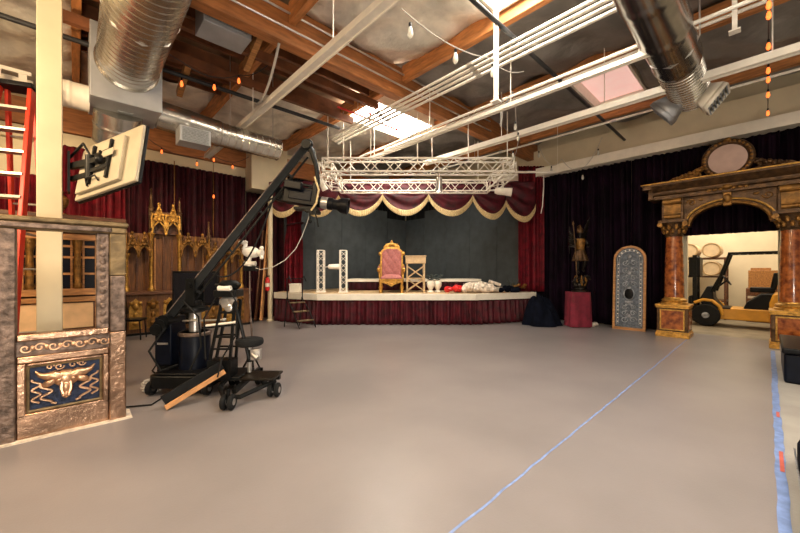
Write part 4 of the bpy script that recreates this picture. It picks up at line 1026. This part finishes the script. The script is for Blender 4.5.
# ================================================================ RIGHT SIDE
po = thing('portal', 'carved gilded portal with two red marble columns and round crest', 'portal', (10.5, .60, 0))
for s,nm in ((1,'left'),(-1,'right')):
    y0 = s*.965
    pd = MB().bx(.0,.6,y0-.30,y0+.30,.10,.70).build('pedestal','bronze_gold',po,bevel=.008)
    MB().bx(-.03,.63,y0-.33,y0+.33,0,.10).bx(-.015,.615,y0-.315,y0+.315,.10,.14).build('base_moulding','gold',pd,bevel=.008)
    MB().bx(-.02,.62,y0-.32,y0+.32,.70,.74).bx(-.035,.635,y0-.335,y0+.335,.74,.79).build('top_moulding','gold',pd,bevel=.008)
    MB().bx(-.012,.0,y0-.22,y0+.22,.20,.64).build('panel','marble_red',pd)
    MB().bx(.08,.52,y0+s*-.312,y0+s*-.298,.20,.64).build('panel','marble_red',pd)
    fm = MB()
    for (a,b,c,d) in ((-.24,.24,.17,.20),(-.24,.24,.64,.67),(-.24,-.21,.2,.64),(.21,.24,.2,.64)): fm.bx(-.022,.0,y0+a,y0+b,c,d)
    fm.build('panel_frame','gold',pd,bevel=.004)
    MB().lathe([(.27,.79),(.27,.83),(.24,.85),(.255,.88),(.24,.91),(.205,.93),(.20,.96)],28,(.3,y0,0)).build('column_base','gold',po)
    MB().lathe([(.198,.95),(.196,1.3),(.185,1.8),(.168,2.46)],28,(.3,y0,0)).build('shaft','marble_red',po)
    cp = MB().lathe([(.18,2.44),(.19,2.47),(.175,2.49),(.19,2.6),(.24,2.74),(.27,2.78)],24,(.3,y0,0)).bx(.02,.58,y0-.28,y0+.28,2.78,2.84)
    cp = cp.build('capital','bronze_gold',po)
    lv = MB()
    for row,(z,r) in enumerate(((2.56,.20),(2.66,.23))):
        for k in range(10):
            a = 2*pi*(k+.5*row)/10; lv.ball((.3+r*cos(a),y0+r*sin(a),z),(.04,.04,.055),7,5).ball((.3+(r+.035)*cos(a),y0+(r+.035)*sin(a),z+.05),(.028,.028,.02),6,4)
    for sy in (-1,1): lv.cyl((.02,y0+sy*.24,2.73),(.0,y0+sy*.24,2.73),.055,n=12)
    lv.build('capital_leaf','old_gold',cp)
    bk = MB().bx(.06,.54,y0-.21,y0+.21,2.84,3.36); bk.build('impost_block','bronze_gold',po,bevel=.01)
    sc = MB().cyl((.03,y0-.18,3.28),(.03,y0+.18,3.28),.075,n=16).cyl((.05,y0-.16,2.92),(.05,y0+.16,2.92),.05,n=14)
    sc.grid(lambda u,v: V(.03-.05*sin(v*pi)*.4-.02*v+.02, y0-.16+.32*u, 2.92+.34*v),6,10)
    sc.build('scroll_bracket','old_gold',po)
# arch
n = 26
A = [(-.755,2.66)]+[(-.655*cos(pi*i/n),2.66+.46*sin(pi*i/n)) for i in range(n+1)]+[(.755,2.66)]
Bo = [(-.755,3.36)]+[(-.755+1.51*i/n,3.36) for i in range(n+1)]+[(.755,3.36)]
MB().band(A,Bo,lambda u,v,w: V(w,u,v),.16,.44).build('arch_panel','bronze_gold',po)
for (r,w,x,m) in ((.67,.035,.12,'old_gold'),(.75,.022,.13,'gold')):
    MB().tube([(x,-r*cos(pi*i/n),2.67+(r-.2)*sin(pi*i/n)) for i in range(n+1)],w,8).build('archivolt',m,po)
MB().bx(.06,.2,-.07,.07,3.06,3.36).ball((.05,0,3.22),(.06,.07,.10),10,7).build('keystone','old_gold',po,bevel=.01)
sr = MB()
for s in (-1,1):
    p = [(.14,y,z) for (y,_,z) in [(s*.62+q[0],0,q[2]) for q in spiral(0,3.22,.085,1.3,s,y=0)]]
    sr.tube(p,.014,6).ball((.14,s*.45,3.27),(.02,.05,.03),8,5)
sr.build('spandrel_scroll','old_gold',po)
prof = [(.10,3.36),(.02,3.36),(.02,3.44),(-.04,3.46),(-.06,3.50),(-.06,3.53),(-.14,3.58),(-.22,3.66),(-.24,3.66),(-.24,3.71),(.60,3.71),(.60,3.36)]
MB().prism(prof,lambda u,v,w: V(u,w,v),-1.35,1.35).build('entablature','bronze_gold',po)
for s in (-1,1):   # returns of the cornice at both ends
    MB().bx(-.20,.6,s*1.43-.09,s*1.43+.09,3.60,3.71).bx(-.06,.58,s*1.38-.05,s*1.38+.05,3.36,3.60).build('cornice_return','bronze_gold',po)
MB().bx(-.26,.6,-1.55,1.55,3.70,3.73).build('cornice_edge','gold',po,bevel=.008)
fs = MB()
for k in range(7): fs.ball((.0,-.3+.1*k,3.43),(.03,.045,.035),8,5)
fs.ball((-.03,0,3.47),(.05,.09,.06),10,6).build('frieze_relief','old_gold',po)
def fan(r,rx,cz,nn=30): return [(.12,rx*cos(2*pi*k/nn),cz+r*sin(2*pi*k/nn)) for k in range(nn)]
CZ = 4.10
MB().tube(fan(.385,.385,CZ,40),.065,10,closed=True).build('crest_ring','bronze_gold',po)
bead = MB()
for k in range(30): a = 2*pi*k/30; bead.ball((.05,.385*cos(a),CZ+.385*sin(a)),(.022,.03,.03),6,5)
bead.ball((.06,0,CZ+.42),(.05,.07,.05),8,6); bead.build('crest_bead','old_gold',po)
MB().cyl((.10,0,CZ),(.16,0,CZ),.345,n=36).build('crest_disc','mauve_disc',po)
MB().bx(.04,.2,-.25,.25,3.73,3.80).build('crest_foot','bronze_gold',po,bevel=.01)
for s in (-1,1):
    o = MB().tube([(.12,s*(.36+.05*k),3.98-.024*k+.03*sin(k)) for k in range(10)],[.07-.004*k for k in range(10)],8)
    for k in range(8): o.ball((.08,s*(.45+.065*k),3.94-.022*k+.03*(k%2)),(.05,.055,.05),8,6,Matrix.Rotation(.4*k,3,'X'))
    for k in range(7): o.tube([(.1,s*(.42+.07*k),3.92-.02*k),(.06,s*(.50+.075*k),3.96-.022*k),(.08,s*(.57+.08*k),3.90-.02*k)],[.03,.025,.006],6)
    q = spiral(0,3.82,.085,1.4,s)
    o.tube([(.1,s*.52+a,z) for a,_,z in q],.025,6).bx(.06,.18,s*.62-.3,s*.62+.3,3.73,3.80)
    o.build('crest_foliage','old_gold' if s>0 else 'bronze_gold',po)

# ---------------------------------------------------------------- arched stained panel
sp = thing('arched_panel', 'tall arched leaded panel in a pale wooden frame', 'panel', (11.02, 2.57, 0), rz=-pi/2)
# local: x along -b, y along a; the viewer is on -y
def archp(w,z0,zs,n=18): return [(-w,z0),(-w,zs)]+[(-w*cos(pi*i/n),zs+w*sin(pi*i/n)) for i in range(1,n)]+[(w,zs),(w,z0)]
lean = lambda u,v,w: V(u,w+v*.06-.07,v)
MB().band(archp(.385,0,1.91),archp(.325,.07,1.91),lean,-.035,.035).build('frame','honey_wood',sp,bevel=.006)
MB().bx(-.385,.385,-.11,-.035,0,.07).build('bottom_rail','honey_wood',sp)
MB().prism(archp(.33,.065,1.91),lean,-.008,.008).build('glass','leaded_glass',sp)
ld = MB()
for r in (.29,.235):
    ld.tube([lean(u,v,-.014) for u,v in archp(r,.07+(.325-r),1.91)],.009,6)
for k in range(17):
    z = .16+k*.105
    for s in (-1,1): ld.beam(lean(s*.235,z,-.014),lean(s*.29,z,-.014),.008,.008)
for i in range(1,10):
    t = pi*i/10; ld.beam(lean(-.235*cos(t),1.91+.235*sin(t),-.014),lean(-.29*cos(t),1.91+.29*sin(t),-.014),.008,.008)
ld.build('lead_line','lead_grey',sp)
sc = MB()
for z,r in ((.28,.085),(.46,.075),(.62,.065),(1.25,.07),(1.42,.08),(1.62,.085),(1.82,.075)):
    for s in (-1,1):
        sc.tube([lean(s*.10+a,zz,-.016) for a,_,zz in spiral(0,z,r,1.3,s)],.010,6)
        sc.ball(lean(s*.06,z+.06,-.014),(.03,.012,.03),7,5)
for z in (.38,.72,1.15,1.55,2.0): sc.ball(lean(0,z,-.016),(.05,.014,.05),8,6)
sc.build('scroll_relief','lead_grey',sp)
MB().ball(lean(0,.98,-.016),(.10,.02,.14),16,9).build('medallion','black_metal',sp)
MB().tube([lean(.12*cos(2*pi*k/20),.98+.16*sin(2*pi*k/20),-.018) for k in range(20)],.012,6,closed=True).bx(-.09,.09,-.06,-.025,.74,.79).build('medallion_ring','lead_grey',sp)
jw = MB()
for i in range(1,8):
    t = pi*i/8; jw.ball(lean(-.262*cos(t),1.91+.262*sin(t),-.012),(.022,.01,.022),7,5)
for k in range(16):
    for s in (-1,1): jw.ball(lean(s*.262,.21+k*.105,-.012),(.018,.01,.018),7,5)
jw.build('glass_jewel','white_metal',sp)

# ---------------------------------------------------------------- pedestal and winged statue
BX = V(5.12, 9.95, 0)
pd = thing('draped_pedestal', 'pedestal covered by a red cloth under the winged statue', 'pedestal', BX, room=False)
MB().bx(-.25,.25,-.22,.22,0,.98).build('box','walnut',pd)
def cl(u,v):
    a = 2*pi*u; k = 1+.10*(1-v)+.05*(1-v)*sin(a*9)
    c_, s_ = cos(a), sin(a); q = 1/max(abs(c_),abs(s_))
    q = min(q,1.25)
    return V(.275*k*c_*q,.245*k*s_*q,.02+.975*v)
g = MB().grid(cl,120,8); g.prism([(.277*min(1/max(abs(cos(2*pi*k/48)),abs(sin(2*pi*k/48))),1.25)*cos(2*pi*k/48),.247*min(1/max(abs(cos(2*pi*k/48)),abs(sin(2*pi*k/48))),1.25)*sin(2*pi*k/48)) for k in range(48)],lambda a,b,w: V(a,b,w),.99,1.0)
g.build('cloth','red_cloth',pd,angle=60)
sta = thing('winged_statue', 'dark bronze and gold winged warrior statue holding a spear', 'statue', BX+V(.06,0,1.0), room=False); sta.scale = (1.1,1.1,1.03)
def skin(name,joints,edges,m,parent,sub=2):
    me = bpy.data.meshes.new(name); me.from_pydata([j[:3] for j in joints],edges,[]); me.materials.append(M[m])
    o = bpy.data.objects.new(name,me); COL.objects.link(o); o.parent = parent
    o.modifiers.new('skin','SKIN'); o.modifiers['skin'].use_smooth_shade = True
    sv = me.skin_vertices[0].data if me.skin_vertices else None
    if sv is None:
        b = bmesh.new(); b.from_mesh(me); b.verts.layers.skin.verify(); b.to_mesh(me); b.free(); sv = me.skin_vertices[0].data
    for i,j in enumerate(joints): sv[i].radius = (j[3],j[3]); sv[i].use_root = (i==0)
    s = o.modifiers.new('sub','SUBSURF'); s.levels = sub; s.render_levels = sub
    return o
# scrolled rocky base, then the figure (1.2 m tall) in contrapposto
bs = MB().lathe([(.20,0),(.20,.05),(.14,.08),(.13,.12),(.17,.16),(.10,.2),(.001,.2)],18)
for k in range(9):
    a = k*.7; bs.ball((.11*cos(a),.10*sin(a),.22+.05*sin(k*2)),(.08,.07,.09),8,6)
for s in (-1,1): bs.tube([(s*.10+a,-.10,z) for a,_,z in spiral(0,.34,.12,1.3,s)],.03,7)
bs.build('base','dark_bronze',sta)
gb = MB()
for k in range(7): a=k*.9; gb.tube([(.08*cos(a),.08*sin(a)-.03,.15),(.15*cos(a),.12*sin(a)-.03,.32),(.12*cos(a),.1*sin(a)-.03,.46)],[.035,.03,.008],6)
gb.build('base_leaf','old_gold',sta)
H0 = .50
J = [(0,0,H0+.62,.085),(.0,-.01,H0+.75,.075),(.01,-.015,H0+.88,.10),(.01,0,H0+.99,.055),(.0,-.02,H0+1.06,.042),(-.01,-.03,H0+1.16,.068),(-.01,-.03,H0+1.22,.055),
     (-.12,0,H0+.95,.050),(-.21,-.05,H0+.82,.038),(-.22,-.15,H0+.88,.030),(-.225,-.18,H0+.90,.030),
     (.14,0,H0+.94,.050),(.19,-.06,H0+.80,.038),(.13,-.16,H0+.74,.030),(.09,-.19,H0+.76,.028),
     (-.06,0,H0+.54,.070),(-.07,-.04,H0+.32,.052),(-.06,.0,H0+.08,.035),(-.06,-.08,H0+.03,.030),
     (.07,0,H0+.54,.070),(.09,-.10,H0+.34,.052),(.07,-.01,H0+.12,.035),(.08,-.09,H0+.06,.030)]
E = [(0,1),(1,2),(2,3),(3,4),(4,5),(5,6),(2,7),(7,8),(8,9),(9,10),(2,11),(11,12),(12,13),(13,14),(0,15),(15,16),(16,17),(17,18),(0,19),(19,20),(20,21),(21,22)]
skin('figure',J,E,'dark_bronze',sta)
MB().lathe([(.115,H0+.98),(.125,H0+.90),(.10,H0+.76),(.105,H0+.66)],18,(.005,-.012,0)).build('breastplate','old_gold',sta)
def kil(u,v):
    a=2*pi*u; r=.10+.09*(1-v)+.014*sin(a*9)*(1-v); return V(r*cos(a),r*sin(a)-.01,H0+.36+.32*v)
MB().grid(kil,72,6).build('kilt','bronze_gold',sta,angle=80,recalc=False,solid=.01)
MB().lathe([(.076,H0+1.14),(.082,H0+1.2),(.06,H0+1.27),(.02,H0+1.3)],14,(-.01,-.03,0)).tube([(-.01,-.08,H0+1.27),(-.01,-.02,H0+1.35),(-.01,.08,H0+1.32),(-.01,.11,H0+1.2)],[.015,.03,.025,.01],7).build('helmet','bronze_gold',sta)
MB().tube([(-.15,-.15,.35),(-.225,-.185,H0+.9),(-.27,-.2,H0+1.33)],.014,8).lathe([(.001,.14),(.03,.05),(.012,0)],8,(-.275,-.205,H0+1.32)).build('spear','bronze_gold',sta)
for s,(tip,m) in ((1,((.36,.16,H0+1.62),'dark_bronze')),(-1,((-.14,.26,H0+1.36),'dark_bronze'))):
    w = MB(); root = V(s*.05,.08,H0+.95); T = V(*tip)
    for k in range(7):
        e = T + V(s*-.01*k,.02*k,-.13*k); mid = root.lerp(e,.55)+V(s*.05,.05,.06)
        for q in (0,):
            w.tube([root+V(0,.01*k,-.03*k),mid,e],[.025,.034,.006],6)
    w.build('wing',m,sta)
solo('cloth_bundle', lumps(12,9,.22,.1,.05,.05,.09), 'pale_cloth', 'small pale bundle on the floor right of the draped pedestal', 'bundle', (5.50, 9.95, 0), room=False)
# heap of black fabric
rnd = random.Random(2); ph = [rnd.uniform(0,6) for _ in range(6)]
def hp(u,v):
    a = 2*pi*u; r = 1-v
    R0 = 1+.10*sin(a*3+ph[3])+.06*sin(a*7+ph[4])
    x, y = .58*r*R0*cos(a), .46*r*R0*sin(a)
    h = (1-r**2.4)*(.74 - .62*x) + .10*sin(x*12+ph[0]+2*sin(y*8))*(1-r**3) + .08*sin(y*15+x*9+ph[1])*(1-r**3) + .035*sin(a*11+6*r+ph[2])*r*(1-r)*4
    return V(x, y, max(.006, h))
solo('fabric_heap', MB().grid(hp,72,20), 'black_cloth', 'heap of black fabric on the floor at the right end of the stage', 'fabric heap', (4.24, 10.27, 0), room=False, angle=80)

# ---------------------------------------------------------------- forklift in the next room; local x along b (forks to the left), y away from the viewer
fk = thing('forklift', 'yellow forklift parked in the next room, seen through the portal', 'forklift', (13.9, .50, 0), rz=pi/2)
# faces +x = +b
MB().bx(-1.1,.62,-.42,.42,.22,.55).build('chassis','forklift_yellow',fk,bevel=.03)
MB().prism([(-1.25,.25),(-.55,.25),(-.55,.75),(-.62,1.0),(-1.0,1.05),(-1.25,.92)],lambda u,v,w: V(u,w,v),-.48,.48).build('counterweight','forklift_yellow',fk,bevel=.05)
MB().prism([(-.75,.55),(-.05,.55),(-.12,.72),(-.40,.98),(-.75,1.0)],lambda u,v,w: V(u,w,v),-.40,.40).build('engine_hood','black_plastic',fk,bevel=.03)
MB().prism([(.35,.5),(.75,.5),(.88,.75),(.70,1.15),(.58,1.15),(.55,.8)],lambda u,v,w: V(u,w,v),-.40,.40).build('dash_cowl','black_metal',fk,bevel=.02)
MB().bx(-.42,-.12,-.485,-.475,.80,.87).build('maker_plate','white_paint',fk)
for x,r,nm in ((.72,.32,0),(-.95,.27,1)):
    for y in (-.44,.44):
        o = MB().lathe([(r*.5,-.10),(r*.92,-.10),(r,-.06),(r,.06),(r*.92,.10),(r*.5,.10)],28,(x,y,r-.004),Matrix.Rotation(pi/2,3,'X')).build('wheel','rubber',fk)
        MB().lathe([(.001,-.115),(r*.25,-.115),(r*.3,-.09),(r*.55,-.08),(r*.58,.08),(r*.3,.09),(.001,.115)],20,(x,y,r-.004),Matrix.Rotation(pi/2,3,'X')).build('hub','lead_grey',o)
for y in (-.44,.44): MB().tube([(.36,y,.34),(.42,y,.58),(.58,y,.74),(.78,y,.76),(.98,y,.66)],.045,8).build('fender','forklift_yellow',fk)
MB().box((-.42,0,1.08),(.48,.46,.14)).box((-.66,0,1.32),(.12,.44,.46),Matrix.Rotation(-.15,3,'Y')).build('seat','black_plastic',fk,bevel=.03)
MB().tube([(.52,.0,1.1),(.30,0,1.32)],.025,8).tube([(.29+.16*cos(a*pi/8)*.5,.18*sin(a*pi/8),1.33+.16*cos(a*pi/8)*.8) for a in range(16)],.018,6,closed=True).build('steering_wheel','black_plastic',fk)
for y in (-.42,.42):
    MB().tube([(.55,y,1.0),(.42,y,1.4),(.22,y,2.08)],.035,8).tube([(.62,y,1.0),(.36,y,1.6)],.02,8).build('front_post','black_metal',fk)
    MB().tube([(-.95,y,.95),(-.98,y,2.08)],.05,8).build('rear_post','black_metal',fk)
gd = MB().beam((.25,-.42,2.1),(-1.02,-.42,2.1),.06,.06).beam((.25,.42,2.1),(-1.02,.42,2.1),.06,.06)
for k in range(8): gd.beam((.2-k*.165,-.42,2.1),(.2-k*.165,.42,2.1),.03,.05)
gd.build('overhead_guard','black_metal',fk)
ms = MB()
for y in (-.30,.30): ms.bx(.93,1.03,y-.05,y+.05,.10,2.08)
for z in (.25,1.0,1.5,2.03): ms.bx(.95,1.01,-.3,.3,z-.04,z+.04)
ms.cyl((.98,0,.2),(.98,0,1.7),.05,n=12); ms.build('mast','black_metal',fk)
MB().bx(1.04,1.10,-.45,.45,.35,.85).build('carriage','black_metal',fk)
for y in (-.25,.25): MB().bx(1.10,1.15,y-.06,y+.06,.06,.8).bx(1.10,2.0,y-.06,y+.06,.05,.09).build('fork','black_metal',fk)
MB().bx(.86,1.12,-.34,.34,1.42,2.02).build('load_guard','black_plastic',fk,bevel=.02)
MB().bx(.2,.6,-.43,.43,.52,.56).build('floor_plate','black_metal',fk)
# drums and pallets behind it
def drum(a,b,z,lab,r=.24):
    t = thing('fibre_drum', lab, 'drum', (a,b,z), group='pale drums lying in the next room')
    MB().lathe([(r*.96,-.5),(r,-.47),(r,.47),(r*.96,.5)],32,(0,0,0),Matrix.Rotation(pi/2,3,'Y')).build('drum_body','drum_cream',t)
    MB().tube([(-.5,(r-.02)*cos(2*pi*k/32),(r-.02)*sin(2*pi*k/32)) for k in range(32)],.025,6,closed=True).build('rim','tan_wood',t)
rk = thing('drum_rack', 'low dark rack carrying the pale drums in the next room', 'rack', (16.0, 1.75, 0))
for z in (.62,1.43,2.05): MB().bx(-.5,.5,-.85,.95,z-.05,z).build('shelf','walnut',rk)
for x in (-.45,.45):
    for y in (-.82,.92): MB().bx(x-.04,x+.04,y-.03,y+.03,0,2.05).build('upright','walnut',rk)
drum(15.9,1.83,2.30,'upper left pale drum on the rack in the next room'); drum(15.9,1.26,2.30,'upper right pale drum on the rack in the next room')
drum(15.9,1.83,1.68,'lower left pale drum on the rack in the next room'); drum(15.9,1.26,1.68,'lower right pale drum on the rack behind the forklift mast')
pa = thing('pallet_stack', 'brown wooden crate stack behind the forklift', 'crates', (16.0, -.05, 0))
MB().bx(-.5,.5,-.6,.5,0,1.05).build('crate','walnut',pa,bevel=.01)
MB().bx(-.4,.4,-.3,.45,1.05,1.62).bx(-.3,.3,-.05,.4,1.62,1.70).build('upper_crate','honey_wood',pa,bevel=.01)
MB().bx(-.52,-.5,-.6,.5,.45,.55).build('slat','honey_wood',pa)
t = thing('table', 'low dark bench with clutter beside the forklift rear', 'bench', (15.2, -1.3, 0))
MB().bx(-.4,.4,-.6,.6,.8,.86).build('top','walnut',t)
for x in (-.35,.35):
    for y in (-.55,.55): MB().bx(x-.04,x+.04,y-.04,y+.04,0,.8).build('leg','walnut',t)
t.name = 'bench'

# ---------------------------------------------------------------- cases at the right edge
cs = thing('storage_case', 'black storage case on the concrete strip in front of the right column', 'case', (8.15, -.50, 0))
MB().bx(-.75,.75,-.33,.33,.0,.42).build('body','blue_black',cs,bevel=.03)
MB().bx(-.78,.78,-.35,.35,.42,.50).build('lid','black_plastic',cs,bevel=.02)
MB().bx(-.06,.06,.335,.355,.34,.44).build('latch','silver_metal',cs)
bg = thing('equipment_bag', 'long flat black bag lying at the right edge near the camera', 'bag', (3.35, -.47, 0))
MB().prism(rounded(1.02,.30,.10),lambda a,b,w: V(a,b,w),0,.24).build('body','black_cloth',bg,bevel=.04)
MB().tube([(-.9,.315,.16),(.9,.315,.16)],.006,6).build('zip','lead_grey',bg)
MB().tube([(-.3,.25,.23),(-.28,.1,.30),(-.28,-.1,.30),(-.3,-.25,.23)],.016,6).tube([(.3,.25,.23),(.28,.1,.30),(.28,-.1,.30),(.3,-.25,.23)],.016,6).build('handle','rubber',bg)
# ================================================================ CAMERA AND LIGHT
cam = bpy.data.cameras.new('camera'); co = bpy.data.objects.new('camera', cam); COL.objects.link(co)
cam.sensor_width = 36; cam.lens = 345.4/800*36; cam.shift_y = 4.5/800; cam.clip_start = .05
co.location = (0, 0, EYE); co.rotation_euler = (pi/2, 0, 0); S.camera = co
w = bpy.data.worlds.new('hall'); S.world = w; w.use_nodes = True
bgd = w.node_tree.nodes['Background']; bgd.inputs['Color'].default_value = (1.0,.88,.74,1); bgd.inputs['Strength'].default_value = .10
def area(name, loc, tgt, sx, sy, power, col, room=True):
    l = bpy.data.lights.new(name,'AREA'); l.shape = 'RECTANGLE'; l.size = sx; l.size_y = sy; l.energy = power; l.color = col
    o = bpy.data.objects.new(name,l); COL.objects.link(o)
    p = R(*loc) if room else Vector(loc); t = R(*tgt) if room else Vector(tgt)
    o.location = p; o.rotation_euler = (t-p).to_track_quat('-Z','Y').to_euler(); return o
def spot(name, loc, tgt, power, col, ang=60, blend=.6, rad=.1, room=False):
    l = bpy.data.lights.new(name,'SPOT'); l.energy = power; l.color = col; l.spot_size = radians(ang); l.spot_blend = blend; l.shadow_soft_size = rad
    o = bpy.data.objects.new(name,l); COL.objects.link(o)
    p = R(*loc) if room else Vector(loc); t = R(*tgt) if room else Vector(tgt)
    o.location = p; o.rotation_euler = (t-p).to_track_quat('-Z','Y').to_euler(); return o
WARM = (1.0,.72,.42); NEU = (1.0,.90,.76)
area('hall_fill', (.3,-1.6,5.6), (.3,-1.6,0), 3.5, 3.5, 420, NEU)  # added fill above and behind the camera, standing in for the hall's other light
area('hall_fill', (5.0,-3.5,5.6), (5.0,-3.0,0), 3, 3, 160, NEU)  # second added overhead fill, out of view on the right
area('hall_fill', (-2.8,2.0,4.6), (0,6.0,1.6), 1.5, 1.5, 170, WARM)  # unseen warm fill from the left, towards the carved frame
area('loading_bay_lamp', (14.3,.8,4.5), (14.3,.8,0), 3.0, 4.0, 190, (1.0,.86,.64))
def bulb(name, loc, power, col, r=.12):  # plain point light, used for the added fills
    l = bpy.data.lights.new(name,'POINT'); l.energy = power; l.color = col; l.shadow_soft_size = r
    o = bpy.data.objects.new(name,l); COL.objects.link(o); o.location = R(*loc); return o
bulb('point_fill', (-1.0,-2.6,1.1), 420, NEU, .3)  # fill added low behind the camera to brighten undersides and ceiling
bulb('point_fill', (-1.9,5.6,3.6), 210, WARM, .15)  # warm fill added out of view at left for ceiling and left wall
spot('stage_spot', (1.0,8.84,3.6), (0,12.2,1.2), 150, NEU, 100, .8)
spot('stage_spot', (-2.0,8.9,3.65), (-1.2,12.0,1.2), 100, NEU, 90, .8)
spot('stall_spot', (1.2,8.6,4.9), (1.9,11.4,1.2), 220, WARM, 80, .8, .15, True)
spot('drape_spot', (-1.0,9.4,4.7), (-.2,12,3.4), 160, WARM, 80, .8, .15, True)
vs = S.view_settings
S.view_settings.view_transform = 'Standard'; vs.look = 'None'; vs.gamma = 1; vs.use_curve_mapping = False; vs.exposure = .5
